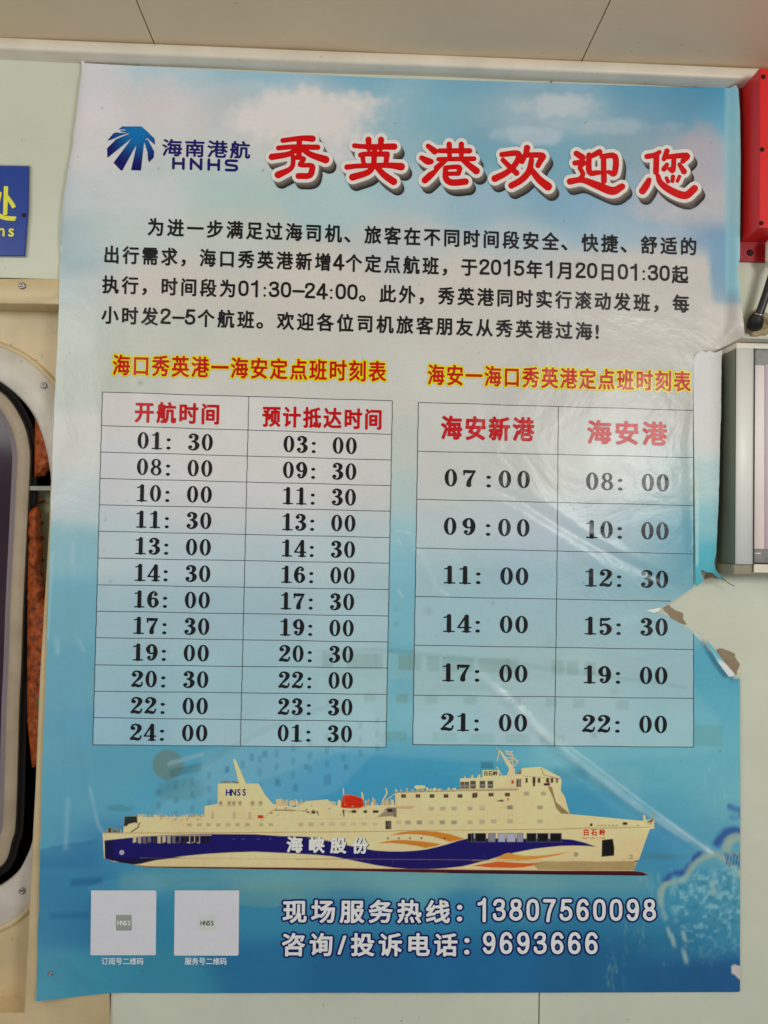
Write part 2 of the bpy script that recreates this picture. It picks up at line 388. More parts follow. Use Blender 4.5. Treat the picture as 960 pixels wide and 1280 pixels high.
TP = [(130,495,206,203,202),(480,505,204,202,200),(300,560,208,206,204),(130,600,202,204,208),(480,600,206,205,205),(300,640,203,204,206),(130,680,186,200,206),(300,690,182,199,206),(480,690,184,200,206),
 (130,770,166,191,201),(300,770,166,191,201),(480,770,172,196,204),(300,850,160,192,202),(130,850,158,190,202),(480,850,168,194,200),(130,920,154,190,206),(300,920,166,196,206),(480,920,168,198,206),
 (530,510,200,201,198),(690,515,196,197,194),(860,520,186,187,184),(530,600,196,199,196),(700,600,192,195,192),(790,590,200,204,202),(860,600,166,188,190),(530,660,186,198,202),(690,660,186,198,208),(770,670,178,194,202),(860,665,108,165,184),
 (530,720,160,190,198),(690,720,158,186,198),(780,712,146,180,192),(860,715,98,156,174),(530,780,158,190,200),(690,780,162,190,198),(800,780,158,188,196),(860,760,146,182,192),(530,850,164,194,198),(690,850,170,194,198),(860,850,158,188,196),(530,920,164,198,208),(690,920,172,196,204),(860,920,160,196,204)]
TP = np.array(TP,float)
def smooth_cols(px, py, C, sx=42, sy=24):
    # evaluate normalised gaussian blend on a coarse lattice, then bilinear
    gx = np.arange(20,960,10.); gy = np.arange(50,1281,8.)
    GX,GY = np.meshgrid(gx,gy); num = np.zeros(GX.shape+(3,)); den = np.zeros(GX.shape)
    for x,y,r,g_,b_ in C:
        q = ((GX-x)/sx)**2+((GY-y)/sy)**2
        w = np.exp(-q)+.004/(1+q)**2
        den += w; num += w[...,None]*lin((r,g_,b_))
    T = num/den[...,None]
    fx = np.clip((px-gx[0])/10.,0,len(gx)-1.001); fy = np.clip((py-gy[0])/8.,0,len(gy)-1.001)
    i = fy.astype(int); j = fx.astype(int); u = (fx-j)[:,None]; v = (fy-i)[:,None]
    return (T[i,j]*(1-u)+T[i,j+1]*u)*(1-v)+(T[i+1,j]*(1-u)+T[i+1,j+1]*u)*v
def blend(c, m, col):
    m = np.clip(m,0,1)[:,None]; return c*(1-m)+lin(col)*m
def rot_rect(px, py, x0, y0, x1, y1, sl=0.0, soft=1.2):
    q = py-sl*(px-x0)
    return np.clip((px-x0)/soft+.5,0,1)*np.clip((x1-px)/soft+.5,0,1)*np.clip((q-y0)/soft+.5,0,1)*np.clip((y1-q)/soft+.5,0,1)

def ghost(px, py, c, pale):
    """the faint terminal building printed behind the tables"""
    G = (120,150,140)
    k = .55 if pale else 1.0
    # lit gallery with windows
    c = blend(c, .35*k*rot_rect(px,py,395,812,700,845,.035,3), (150,180,180))
    c = blend(c, .22*k*np.clip(.5-poly_sdf(px,py,[[(392,818),(470,812),(700,834),(868,862),(900,900),(905,940),(690,958),(380,938),(340,905)]])/8,0,1), (150,196,205))
    c = blend(c, .30*k*np.clip(.5-poly_sdf(px,py,[[(392,814),(470,809),(560,818),(720,836),(860,858),(858,861),(715,842),(560,825),(470,815)]])/2,0,1), (96,140,146))
    c = blend(c, .16*k*np.clip(.5-poly_sdf(px,py,[[(186,1010),(250,955),(330,912),(420,880),(480,872),(480,930),(420,990),(300,1030),(220,1036)]])/7,0,1), (160,205,215))
    c = blend(c, .22*k*np.clip(.5-poly_sdf(px,py,[[(186,1010),(250,953),(330,909),(420,876),(424,880),(334,915),(255,960),(194,1014)]])/2.5,0,1), (84,134,150))
    for x in (402,434,449,470,498,512,534,552,598,632,690,708,730):
        wd = {449:22,552:40,598:40,470:8}.get(x, 15)
        c = blend(c, .55*k*rot_rect(px,py,x,816+.035*(x-420),x+wd,835+.03*(x-420),.03,1.5), G)
    c = blend(c, .35*k*rot_rect(px,py,540,855,640,862,.02,6), (140,165,160))
    for i,x in enumerate((455,495,532,580,636,682,716,770)): c = blend(c, .45*k*rot_rect(px,py,x,866+.03*(x-455),x+15,877+.03*(x-455),.02,1.6), G)
    for i,x in enumerate((478,541,588,632,676)): c = blend(c, .42*k*rot_rect(px,py,x,914+.02*(x-478),x+30,926+.02*(x-478),.02,1.8), (115,160,150))
    # receding wing to the left
    m = rot_rect(px,py,250,940,470,1003,-.36,8)*(px<470)
    c = blend(c, .10*k*m, (190,215,215))
    for r0 in range(3):
        for q in range(14):
            x = 196+q*21; y = 1012-.33*(x-196)+r0*17-26
            c = blend(c, .30*k*rot_rect(px,py,x,y,x+5,y+9,-.1,1.5), (70,120,150))
    for x,y,s in ((312,942,6),(328,938,6),(282,958,5),(345,974,6),(366,980,6),(405,968,9),(380,955,5),(430,955,5)):
        c = blend(c, .35*k*rot_rect(px,py,x,y,x+s,y+s*1.5,0,1.2), (50,105,140))
    return c
def streaks(px, py, seed, n, box_, ln, wd):
    rs = random.Random(seed); m = np.zeros(px.shape)
    x0,y0,x1,y1 = box_
    for i in range(n):
        x = rs.uniform(x0,x1); y = rs.uniform(y0,y1); l = rs.uniform(.4,1)*ln; w = rs.uniform(.5,1.2)*wd
        s = (abs(px-x)<3*w)&(abs(py-y)<3*l)
        m[s] = np.maximum(m[s], rs.uniform(.25,.8)*np.exp(-((px[s]-x)/w)**2-((py[s]-y)/l)**2))
    return m

def sheet_color(px, py, table=False):
    c = smooth_cols(px, py, TP, 60, 34) if table else smooth_cols(px, py, CP)
    n1 = fbm(px,py,60,3,5); n2 = fbm(px,py,24,8,4)
    # clouds
    def cloud(cx,cy,rx,ry,amt,col,seed):
        nonlocal c
        q = ((px-cx)/rx)**2+((py-cy)/ry)**2
        v = 1-q+1.0*fbm(px,py*1.2,30,seed,6)+.35*fbm(px,py,9,seed+5,3)
        c = blend(c, amt*sstep(-.25,.95,v), col)
    if not table:
        cloud(385,155,105,46,1.0,(216,212,211),31); cloud(380,135,60,24,.9,(218,213,211),35)
        cloud(190,120,60,40,.6,(210,205,208),32)
        cloud(300,110,70,9,.25,(198,205,210),37)
        cloud(700,134,62,19,.85,(192,200,206),33); cloud(765,158,80,12,.55,(178,192,200),34); cloud(655,170,50,12,.5,(196,205,212),36)
        cloud(700,105,80,10,.35,(160,190,205),42)
        cloud(835,250,60,26,.7,(190,186,190),38); cloud(882,195,26,48,.42,(184,172,180),39)
        cloud(540,215,60,24,.3,(186,198,206),40); cloud(240,215,90,20,.25,(170,198,200),41)
        cloud(470,228,50,20,.25,(150,190,200),43)
        # white text field with its soft scalloped right edge
        v = sstep(300,330,py+5*n1)*(1-sstep(440,470,py))*(1-sstep(880,890,px-.1*(py-330)+5*n1))*sstep(560,760,px)
        c = blend(c, v, (196,193,189))
        c = blend(c, .85*sstep(372,384,py+4*n1)*(1-sstep(435,450,py))*sstep(870,890,px), (203,198,194))
        c = blend(c, .45*np.exp(-((px-100)/34)**2-((py-330+8*n1)/16)**2), (150,176,186))
        c = blend(c, .4*np.exp(-((px-160)/60)**2-((py-360)/18)**2), (206,194,192))
        # sea bands low on the left
        v = sstep(0,3,py-(1058-.16*(px-60))+2*n2)*(px<135)*(1-sstep(100,110,py-980)); c = blend(c, .45*v*(1-sstep(110,135,px)), (50,112,162))
        c = blend(c, .5*rot_rect(px,py,88,1099,128,1108,-.06,5), (38,92,140))
        c = blend(c, .35*rot_rect(px,py,62,1141,112,1149,-.02,5), (30,96,140))
        # dark green shape and soft ellipses under the ship
        c = blend(c, .35*np.exp(-((px-650)/130)**2-((py-1170)/12)**2), (30,96,140))
        c = blend(c, .30*np.exp(-((px-810)/60)**2-((py-1180)/14)**2), (24,84,118))
        for ex,ey,rx,ry,col in ((255,1118,60,22,(70,140,178)),(330,1118,55,16,(120,160,150)),(160,1112,50,14,(92,158,188)),(420,1112,60,12,(100,150,160))):
            v = 1-((px-ex)/rx)**2-((py-ey)/ry)**2+.1*n2
            c = blend(c, .35*sstep(-.05,.15,v), col)
        # sea under the hull: paler reflection
        c = blend(c, .45*rot_rect(px,py,150,1092,815,1112,0,10)*(.7+.5*n1), (128,168,165))
        c = blend(c, .5*np.exp(-((px-825)/24)**2-((py-1071)/3)**2), (84,118,104))
        # the round tree and the awning
        v = 1-((px-210)/20)**2-((py-957)/20)**2+.25*n2
        c = blend(c, .75*sstep(-.1,.3,v), (112,136,128))
        c = blend(c, .45*rot_rect(px,py,212,962,252,972,-.22,2), (70,110,120))
        c = blend(c, .5*rot_rect(px,py,210,952,254,958,-.28,2), (150,185,200))
        c = blend(c, .35*sstep(0,.6,1-((px-225)/42)**2-((py-985)/16)**2+.9*n2), (82,120,118))
        c = blend(c, .35*sstep(0,.6,1-((px-150)/24)**2-((py-1010)/6)**2+.9*n2), (70,124,128))
        c = blend(c, .5*rot_rect(px,py,601,952,617,961,.02,1.5), (48,98,112))
        c = blend(c, .35*rot_rect(px,py,868,906,903,932,.04,2.5), (88,146,138))
        c = blend(c, .40*rot_rect(px,py,690,960,735,974,.02,7), (70,140,165))
        c = blend(c, .25*rot_rect(px,py,735,955,800,985,.1,12), (150,190,190))
        nf = fbm(px,py,6,61,3)
        # painted waves lower right
        def curve(P, w, amt, col, n=1.0):
            nonlocal c
            Q = catmull(P,6); m = (px>Q[:,0].min()-20)&(px<Q[:,0].max()+20)&(py>Q[:,1].min()-20)&(py<Q[:,1].max()+20)
            v = np.zeros(px.shape); v[m] = sstep(w*1.25, w*.1, seg_dist(px[m],py[m],Q[:-1],Q[1:])+n*(2.6*n2[m]+1.6*nf[m]))
            c = blend(c, amt*v, col)
        curve([(832,1100),(842,1092),(856,1090),(866,1075),(875,1067)], 6, .85, (52,78,158))
        curve([(896,1054),(904,1044),(914,1038),(925,1040)], 7, .85, (54,84,160))
        curve([(912,1008),(926,1014)], 7, .8, (58,98,166)); curve([(915,1022),(926,1020)], 5, .5, (70,120,175))
        curve([(826,1130),(826,1118),(832,1106),(845,1102),(856,1098),(864,1086),(876,1074),(892,1068),(905,1074),(918,1086),(927,1095)], 5.5, .85, (158,178,165))
        curve([(826,1120),(828,1136),(832,1148)], 4.5, .7, (140,176,180))
        curve([(908,1062),(913,1050),(924,1046)], 6.5, .8, (160,180,160)); curve([(912,1068),(926,1070)], 7, .6, (140,165,165))
        curve([(862,1076),(868,1082),(905,1080),(922,1098)], 6, .35, (120,176,180))
        for k in range(7): curve([(907+k*3,1066+k%3*2),(908.5+k*3,1080+k%2*3)], 1.3, .8, (56,72,140), .3)
        reg = sstep(0,12,px-(830+.25*np.abs(py-1120)))*sstep(1078,1096,py-.2*(890-px))*(1-sstep(1140,1210,py))
        c = blend(c, .62*reg*sstep(.02,.45,nf+.5*n2), (142,192,200)); c = blend(c, .35*reg*sstep(.05,.5,-nf+.4*n1), (48,118,138))
        c = blend(c, streaks(px,py,5,230,(838,1085,926,1165),4.5,1.5)*.6*sstep(-.35,.4,n1+.6*n2), (150,196,205))
        c = blend(c, streaks(px,py,6,90,(826,1130,905,1205),4,1.6)*.6*sstep(-.4,.4,n1+.6*n2), (150,190,195))
        c = blend(c, streaks(px,py,7,110,(758,1150,806,1238),5,1.2)*.7*sstep(-.45,.3,n2+.0012*(px-780)*(1190-py)), (120,164,150))
        c = blend(c, streaks(px,py,8,26,(800,1095,826,1130),6,1.3)*.6, (130,190,205))
        c = blend(c, streaks(px,py,9,14,(880,940,926,1030),9,1.6)*.4, (160,205,215))
        for x,y,l,w in ((841,1175,9,3),(856,1195,9,3),(836,1165,7,2.4),(891,1110,10,3.5),(855,1170,7,2.6)):
            c = blend(c, .85*np.exp(-((px-x-.25*(py-y))/w)**4-((py-y)/l)**4), (150,180,180))
        c = blend(c, .35*sstep(.1,.5,n1)*sstep(1080,1130,py)*(1-sstep(1200,1240,py))*sstep(820,850,px), (70,156,178))
        # chipped spot at the right edge
        v = poly_sdf(px,py,[[(914,1208),(918,1206),(930,1208),(930,1226),(924,1224),(919,1219),(914,1216)]])+1.2*n2
        c = blend(c, sstep(.8,-.6,v), (196,192,186))
    c = ghost(px, py, c, table)
    if not table:
        tq = np.array([(868.8,733),(850,745),(832,757),(812,762),(808,764),(826,766),(838,772),(851,780),(868.5,791),(893,815),(919,846)],float)
        m = (px>795)&(py>725)&(px<930)&(py<855); v = np.zeros(px.shape)
        if m.any(): v[m] = sstep(2.6,.6,seg_dist(px[m],py[m],tq[:-1],tq[1:])+2.2*fbm(px[m],py[m],5,71,3))
        c = blend(c, .75*v, (214,214,208))
    if not table:
        c = blend(c, .8*sstep(903,911,px)*(1-sstep(355,385,py)), (164,212,226))  # bright highlight of the curled upper right edge, painted into the print
    # worn creases and nicks, with the glare along them painted in pale
    for P, w, amt in (([(600,842),(655,893),(700,935),(800,1010),(884,1062)], 4.5, .30), ([(655,899),(690,928)], 2.0, .6), ([(664,900),(710,938)], 1.2, .4), ([(700,925),(735,950),(800,1000),(884,1062)], 1.2, .5), ([(690,936),(728,958),(795,1010),(860,1052)], 1.0, .28), ([(884,1062),(890,1066)], 2.2, .8),
                      ([(560,575),(610,606),(660,640)], 3, .10), ([(590,595),(640,628)], 7, .07), ([(702,665),(800,712)], 1.3, .15),
                      ([(496,663),(512,666)], 1.0, .55), ([(497,674),(501,680)], 1.2, .5), ([(498,738),(503,746)], 1.4, .6), ([(519,686),(524,690)],1.2,.5), ([(552,738),(560,744)], 1.3,.5),
                      ([(640,620),(700,655)], 10, .06), ([(286,540),(302,572)], 4, .12), ([(270,600),(300,620)],8,.06),
                      ([(85,1000),(82,1060)], 3, .16), ([(112,985),(122,1030),(130,1042)], 2.2, .22), ([(71,800),(72,815)], 3,.25), ([(98,800),(104,812)],3,.2), ([(92,680),(90,705)],3,.2),
                      ([(768,706),(784,711)], 1,.5), ([(800,730),(806,735)],1.2,.4), ([(66,690),(60,800)], 1.0,.3)):
        Q = np.array(P,float); m = (px>Q[:,0].min()-15)&(px<Q[:,0].max()+15)&(py>Q[:,1].min()-15)&(py<Q[:,1].max()+15)
        v = np.zeros(px.shape)
        if m.any(): v[m] = np.exp(-(seg_dist(px[m],py[m],Q[:-1],Q[1:])/w)**2)
        c = blend(c, amt*v*(.8+.6*n2), (206,222,226))
    # specks and smudges
    rs = random.Random(77)
    for k in range(70):
        x = rs.uniform(80,915); y = rs.uniform(110,1230); r = rs.uniform(.7,1.5); s = (abs(px-x)<6)&(abs(py-y)<6)
        if s.any():
            v = np.zeros(px.shape); v[s] = np.exp(-((px[s]-x)**2+(py[s]-y)**2)/r**2); c = blend(c, rs.uniform(.2,.6)*v, (70,74,76))
    for x,y,r,am in ((536,764,5,.35),(496,762,3,.4),(495,780,3,.5),(616,754,2,.4),(725,955,5,.35),(685,804,5,.25),(767,864,5,.25),(743,919,4,.35),(176,479,3,.5),(612,776,2,.4)):
        s = (abs(px-x)<3*r)&(abs(py-y)<3*r); v = np.zeros(px.shape); v[s] = np.exp(-((px[s]-x)**2+(py[s]-y)**2)/r**2)*(.6+.8*n2[s]); c = blend(c, am*v, (90,110,110))
    return c*(1+.035*n1+.02*n2)[:,None]

def table_color(px, py): return sheet_color(px, py, True)

poster = empty('poster', W(485,1245,.002), 'large torn blue ferry timetable poster with red title and a ship picture', 'poster')
LAY = .00028
def put(name, F, x0, y0, cell, layer, colfn, parent, rel=relief, label=None):
    r = mesh_field(F, x0, y0, cell)
    if r is None: return None
    px, py, pl = r
    V = W(px, py, rel(px,py)+layer*LAY)
    cc = colfn(px,py) if callable(colfn) else np.tile(lin(colfn),(len(px),1))
    lum = (cc@np.array([.25,.65,.10]))[:,None]; cc = np.maximum(lum+(cc-lum)*1.09,.002)
    cc = cc*(lum/.55)**.12
    o = link(name, V, pl, PR, parent, cols=np.clip(cc/K,0,.88))
    if label: o['label'] = label
    return o
cell = 1.7
gx = np.arange(38,936,cell); gy = np.arange(62,1258,cell); PX,PY = np.meshgrid(gx,gy)
F = poly_sdf(PX,PY,[OUT])+.9*fbm(PX,PY,5,17,3)*((PX>795)&(PY>425)&(PY<850))+.25*fbm(PX,PY,12,18,3)
SHEET_F = (F, gx, gy)
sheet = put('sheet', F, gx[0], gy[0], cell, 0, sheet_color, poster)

# torn margin strip folded forward along the table edge
def strip_rel(px,py):
    t = np.clip(px-867,0,60)
    return relief(px*0+866,py)*0+.0026+.00062*t+.0012*np.sin(py*.02+1)*t/40+.0035*sstep(700,735,py)*t/40*-1
def strip_col(px,py):
    c = smooth_cols(px,py,np.array([(870,440,226,224,216),(900,440,226,224,216),(870,540,220,222,216),(900,540,214,220,214),(870,600,196,218,218),(900,600,190,214,216),(870,650,150,206,216),(900,650,160,204,212),(870,700,104,190,208),(895,700,112,196,212),(880,725,96,178,192)],float),30,22)
    n = fbm(px,py,14,4,3); v = np.exp(-((px-871.5)/1.6)**2)*sstep(560,620,py)*(1-sstep(700,712,py))
    c = blend(c, .7*v*(.8+.5*n), (225,238,240)); return c*(1+.03*n)[:,None]
SO = [(866.5,450),(868,446),(871,441.5),(875,440),(879,438.5),(883,440),(888,439),(893,441),(903,437),(902,450),(901.5,500),(900,560),(898.5,620),(897,650),(895.5,690),(893,702),(894,711),(901,720),(903.5,727),(897,722),(890,716),(884,715.5),(876,711),(877.5,720),(879,727),(869.5,733.5),(868.8,700),(868,600)]
gx2 = np.arange(860,910,.8); gy2 = np.arange(430,740,.8); A,B_ = np.meshgrid(gx2,gy2)
fs = poly_sdf(A,B_,[SO])+.5*fbm(A,B_,9,6,3)*(A>872)
torn = put('torn_margin', fs, gx2[0], gy2[0], .8, 0, strip_col, poster, rel=strip_rel, label='white to cyan torn margin strip bent forward off the wall')
# thin thread hanging from the strip
def tube(name, pts, r, mat, parent=None, n=10, loc=None, taper=None, closed_caps=True):
    pts = np.asarray(pts, float); V=[]; m=len(pts)
    T = np.gradient(pts,axis=0); T /= np.linalg.norm(T,axis=1)[:,None]
    up = np.array([.3,.2,.9]); 
    for i in range(m):
        s = np.cross(T[i],up); s /= np.linalg.norm(s); t = np.cross(s,T[i]); rr = r[i] if hasattr(r,'__len__') else r
        for k in range(n):
            an = 2*math.pi*k/n; V.append(pts[i]+rr*(math.cos(an)*s+math.sin(an)*t))
    P=[(i*n+k,i*n+(k+1)%n,(i+1)*n+(k+1)%n,(i+1)*n+k) for i in range(m-1) for k in range(n)]
    caps=[np.array([list(range(n))]),np.array([[(m-1)*n+k for k in range(n)][::-1]])]
    return link(name, V, [np.array(P)]+caps, mat, parent, loc=loc)
tube('loose_thread', W(np.array([898,904,911,918]),np.array([719,724,729,733]),np.array([.018,.02,.02,.017])), .0004, dark_m, poster, 6)

# curled flap with white back by the lower tear
def flap_rel(px,py): 
    d = seg_dist(px,py,np.array([(880,800)],float),np.array([(920,847)],float)); return relief(px,py)+.0035+.0006*d
px_patch('curled_flap', [(882,797),(893,811),(906,828),(919,843),(914,846),(911,845.5),(898,829),(888,812)], lambda x,y: flap_rel(x,y), PR, poster, .8,
   cols=lambda x,y: np.minimum(blend(np.tile(lin((122,190,205)),(len(x),1)), sstep(822,832,y-(x-900)*.2), (232,230,230))/K,.88), rough=.4, label='light cyan and white back of the curled torn paper')
px_patch('curled_flap', [(807,763),(818,761),(826,759),(824,764),(817,766)], lambda x,y: relief(x,y)+.0012, PR, poster, .6, cols=lambda x,y: np.tile(lin((225,224,222))/K,(len(x),1)), rough=.5)

# ------------------------------------------------------------------ glyphs
GL = {}
dg = bpy.context.evaluated_depsgraph_get()
def glyph(ch):
    if ch in GL: return GL[ch]
    cu = bpy.data.curves.new('t','FONT'); cu.body = ch; cu.size = 1
    ob = bpy.data.objects.new('t',cu); COL.objects.link(ob); dg.update()
    k = ob.to_curve(dg); loops = []
    for s in k.splines:
        bp = s.bezier_points; L = []
        for i in range(len(bp)):
            p0, h0 = bp[i].co, bp[i].handle_right; q = bp[(i+1)%len(bp)]; h1, p1 = q.handle_left, q.co
            chord = (p1-p0).length+1e-9; dev = max(abs((h-p0).x*(p1-p0).y-(h-p0).y*(p1-p0).x)/chord for h in (h0,h1))
            nn = 1 if dev < .003 else 5
            for t in range(nn):
                t /= nn; v = p0*(1-t)**3+h0*3*t*(1-t)**2+h1*3*t*t*(1-t)+p1*t**3; L.append((v.x,v.y))
        loops.append(np.array(L))
    ob.to_curve_clear(); bpy.data.objects.remove(ob); bpy.data.curves.remove(cu)
    GL[ch] = loops; return loops
SN = {
 '0': [[(.27,.93),(.40,.87),(.46,.70),(.47,.5),(.46,.3),(.40,.13),(.27,.07),(.14,.13),(.08,.3),(.07,.5),(.08,.7),(.14,.87),(.27,.93)]],
 '1': [[(.34,.0),(.34,.98)],[(.34,.93),(.24,.82),(.11,.77)]],
 '2': [[(.07,.70),(.11,.86),(.27,.93),(.43,.85),(.44,.68),(.33,.48),(.16,.3),(.08,.09)],[(.07,.07),(.48,.07)]],
 '3': [[(.07,.76),(.13,.89),(.27,.93),(.42,.86),(.42,.66),(.32,.55),(.2,.53)],[(.2,.53),(.35,.51),(.46,.40),(.46,.2),(.35,.09),(.2,.07),(.09,.14),(.06,.27)]],
 '4': [[(.38,.0),(.38,.93)],[(.36,.93),(.06,.31)],[(.05,.26),(.53,.26)]],
 '5': [[(.14,.92),(.46,.92)],[(.15,.90),(.11,.5)],[(.1,.49),(.22,.59),(.36,.57),(.46,.42),(.46,.22),(.36,.10),(.22,.07),(.1,.13),(.06,.25)]],
 '6': [[(.46,.77),(.38,.90),(.26,.93),(.14,.84),(.08,.6),(.08,.35),(.14,.14),(.27,.07),(.41,.13),(.46,.3),(.42,.47),(.3,.57),(.17,.52),(.09,.38)]],
 '7': [[(.06,.92),(.48,.92)],[(.47,.90),(.34,.62),(.25,.32),(.21,.0)]],
 '8': [[(.27,.93),(.41,.87),(.42,.66),(.27,.53),(.12,.66),(.13,.87),(.27,.93)],[(.27,.53),(.44,.44),(.47,.2),(.27,.07),(.07,.2),(.10,.44),(.27,.53)]],
 '-': [[(.05,.42),(.55,.42)]], ':': [[(.25,.56),(.25,.561)],[(.25,.07),(.25,.071)]],
 'H': [[(.1,.07),(.1,.93)],[(.9,.07),(.9,.93)],[(.1,.5),(.9,.5)]], 'N': [[(.1,.07),(.1,.93)],[(.1,.9),(.9,.1)],[(.9,.07),(.9,.93)]],
 'S': [[(.92,.91),(.3,.92),(.1,.85),(.08,.66),(.2,.54),(.8,.47),(.93,.34),(.9,.16),(.7,.08),(.08,.08)]]}
SN['9'] = [[(.54-x,1-y) for x,y in q] for q in SN['6']]
def lean(px): return .030-.030*(px-60)/800

def text_field(text, x0, y0, x1, y1, em, cell, grow=0.0, adv_d=.60, pad=4, sxd=1.0, gap=0.0, cjk_scale=1.0, cx=1.0, strokes=True, cap=.80, hw=.062):
    """glyph outlines laid from (x0,y0) to (x1,y1) on the baseline; returns a distance field"""
    pen = 0; items = []
    for ch in text:
        if ch == ' ': pen += .35; continue
        if ch in SN and strokes:
            wide_ = ch in 'HNS'; sw = adv_d/.60 if not wide_ else adv_d/1.15
            if ch == '-': adv = adv_d*1.05; sw = adv/.60
            elif ch == ':': adv = adv_d*.62; sw = 1
            elif wide_: adv = adv_d
            else: adv = adv_d
            w_ = .54 if not wide_ else 1.0
            off = pen+(adv-(w_*sw if ch != ':' else .5))/2
            q = [np.array([(x*sw+off, y*cap) for x,y in (catmull(t_,4) if len(t_) > 2 else t_)]) for t_ in SN[ch]]
            items.append(('S', q)); pen += adv+gap; continue
        if ord(ch) < 256:
            L = glyph(ch); allp = np.concatenate(L); w = allp[:,0].max()-allp[:,0].min()
            if ch in ':!/-': adv = .34 if ch in ':!' else .5
            else: adv = adv_d
            off = pen+(adv-w*sxd)/2-allp[:,0].min()*sxd
            items.append([np.stack([l[:,0]*sxd+off, l[:,1]*1.0],1) for l in L]); pen += adv+gap
        else:
            L = glyph(ch)
            items.append([np.stack([(l[:,0]-.5)*cjk_scale*(cx if ch not in '，。、：' else 1)+.5+pen, (l[:,1]-.38)*cjk_scale+.36],1) for l in L]); pen += 1.0+gap
    if not hasattr(text_field,'w'): pass
    G_ = lambda i: np.concatenate(i[1] if isinstance(i,tuple) else i)
    mn = min(G_(i)[:,0].min()-(hw if isinstance(i,tuple) else 0) for i in items); mx = max(G_(i)[:,0].max()+(hw if isinstance(i,tuple) else 0) for i in items)
    if text.endswith('，'): mx = pen
    sx = (x1-x0)/(mx-mn); th = (y1-y0)/(x1-x0)
    lo = (min(x0,x1)-pad-1, min(y0,y1)-em*1.05-pad); hi = (max(x0,x1)+pad+2, max(y0,y1)+em*.3+pad)
    gx = np.arange(lo[0],hi[0],cell); gy = np.arange(lo[1],hi[1],cell); F = np.full((len(gy),len(gx)),50.0)
    for it in items:
        LL = []; strk = isinstance(it,tuple)
        for l in (it[1] if strk else it):
            X = x0+(l[:,0]-mn)*sx; Y = y0+(X-x0)*th-l[:,1]*em; X = X+lean(X)*l[:,1]*em; LL.append(np.stack([X,Y],1))
        P = np.concatenate(LL); m = 3+grow+1+(hw*em if strk else 0)
        j0,j1 = np.searchsorted(gx,P[:,0].min()-m), np.searchsorted(gx,P[:,0].max()+m)
        i0,i1 = np.searchsorted(gy,P[:,1].min()-m), np.searchsorted(gy,P[:,1].max()+m)
        if j1 <= j0 or i1 <= i0: continue
        A,B = np.meshgrid(gx[j0:j1],gy[i0:i1])
        if strk:
            for l in LL: F[i0:i1,j0:j1] = np.minimum(F[i0:i1,j0:j1], seg_dist(A,B,l[:-1],l[1:])-hw*em)
        else: F[i0:i1,j0:j1] = np.minimum(F[i0:i1,j0:j1], poly_sdf(A,B,LL))
    return F, gx[0], gy[0]
def text(name, s, x0,y0,x1,y1, em, bold, col, parent, layer=2, cell=.5, outline=None, **kw):
    g0 = bold+(outline[0] if outline else 0)
    F, ox, oy = text_field(s,x0,y0,x1,y1,em,cell,grow=g0,**kw)
    o = put(name, F-bold, ox, oy, cell, layer, col, parent)
    if outline: put('lettering_outline', F-bold-outline[0], ox, oy, cell, layer-1, outline[1], o)
    return o

INK = (34,32,34)
text('body_lettering','为进一步满足过海司机、旅客在不同时间段安全、快捷、舒适的',185,292,870,317,24.0,.58,INK,poster,cell=.5,cjk_scale=.97,cx=.90)
text('body_lettering','出行需求，海口秀英港新增4个定点航班，于2015年1月20日01:30起',131,326.5,860,352,24.0,.58,INK,poster,cell=.5,adv_d=.60,cjk_scale=.97,cx=.90,hw=.042)
text('body_lettering','执行，时间段为01:30-24:00。此外，秀英港同时实行滚动发班，每',128,364,861,388.5,24.0,.58,INK,poster,cell=.5,adv_d=.60,cjk_scale=.97,cx=.90,hw=.042)
text('body_lettering','小时发2-5个航班。欢迎各位司机旅客朋友从秀英港过海!',127,402,748,423,24.0,.58,INK,poster,cell=.5,adv_d=.60,cjk_scale=.97,cx=.90,hw=.042)
YO = (1.8,(240,208,62))
text('table_title','海口秀英港一海安定点班时刻表',141,466,482,474.5,28.0,.60,(196,30,12),poster,layer=3,outline=YO,cjk_scale=.98,cx=.94,cell=.55)
text('table_title','海安一海口秀英港定点班时刻表',535,478,863,487,27.6,.60,(196,30,12),poster,layer=3,outline=YO,cjk_scale=.98,cx=.94,cell=.55)
HO = (2.2,(26,32,104))
HK = dict(layer=3,outline=HO,adv_d=.585,gap=.12,hw=.036,cap=.86,cell=.6,cjk_scale=.95,cx=.92,pad=6)
text('hotline_lettering','现场服务热线：',354,1150.5,577,1150.8,31.5,.8,(226,218,226),poster,**dict(HK,gap=0))
text('hotline_number','13807560098',597.5,1150.8,819,1151,31.5,.95,(226,218,226),poster,**HK)
text('hotline_lettering','咨询/投诉电话：',353,1192,586,1192.3,31.5,.8,(226,218,226),poster,**dict(HK,gap=0))
text('hotline_number','9693666',604.5,1192.3,746,1192.5,31.5,.95,(226,218,226),poster,**HK)

# logo
logo_parent = poster
def Z6(P): return [(120+x/4.571, 140+y/4.571) for x,y in P]
LG = [Z6([(127,100),(150,82),(260,82),(300,118),(334,152),(338,190),(318,172),(292,148),(276,165),(240,166),(206,152),(188,124),(165,99)]),
      Z6([(65,163),(100,121),(150,104),(188,108),(192,120),(140,135),(68,166)]),
      Z6([(63,208),(120,150),(188,126),(210,146),(160,185),(65,262)]),
      Z6([(100,290),(206,148),(246,164),(200,250),(155,332),(142,334)]),
      Z6([(200,332),(238,164),(275,164),(268,260),(256,334)]),
      Z6([(297,292),(295,230),(273,162),(296,158),(332,225),(330,260)])]
gx3 = np.arange(130,198,.5); gy3 = np.arange(154,218,.5); A,B_ = np.meshgrid(gx3,gy3)
F = np.full(A.shape,9.)
for L in LG: F = np.minimum(F, poly_sdf(A,B_,[L]))
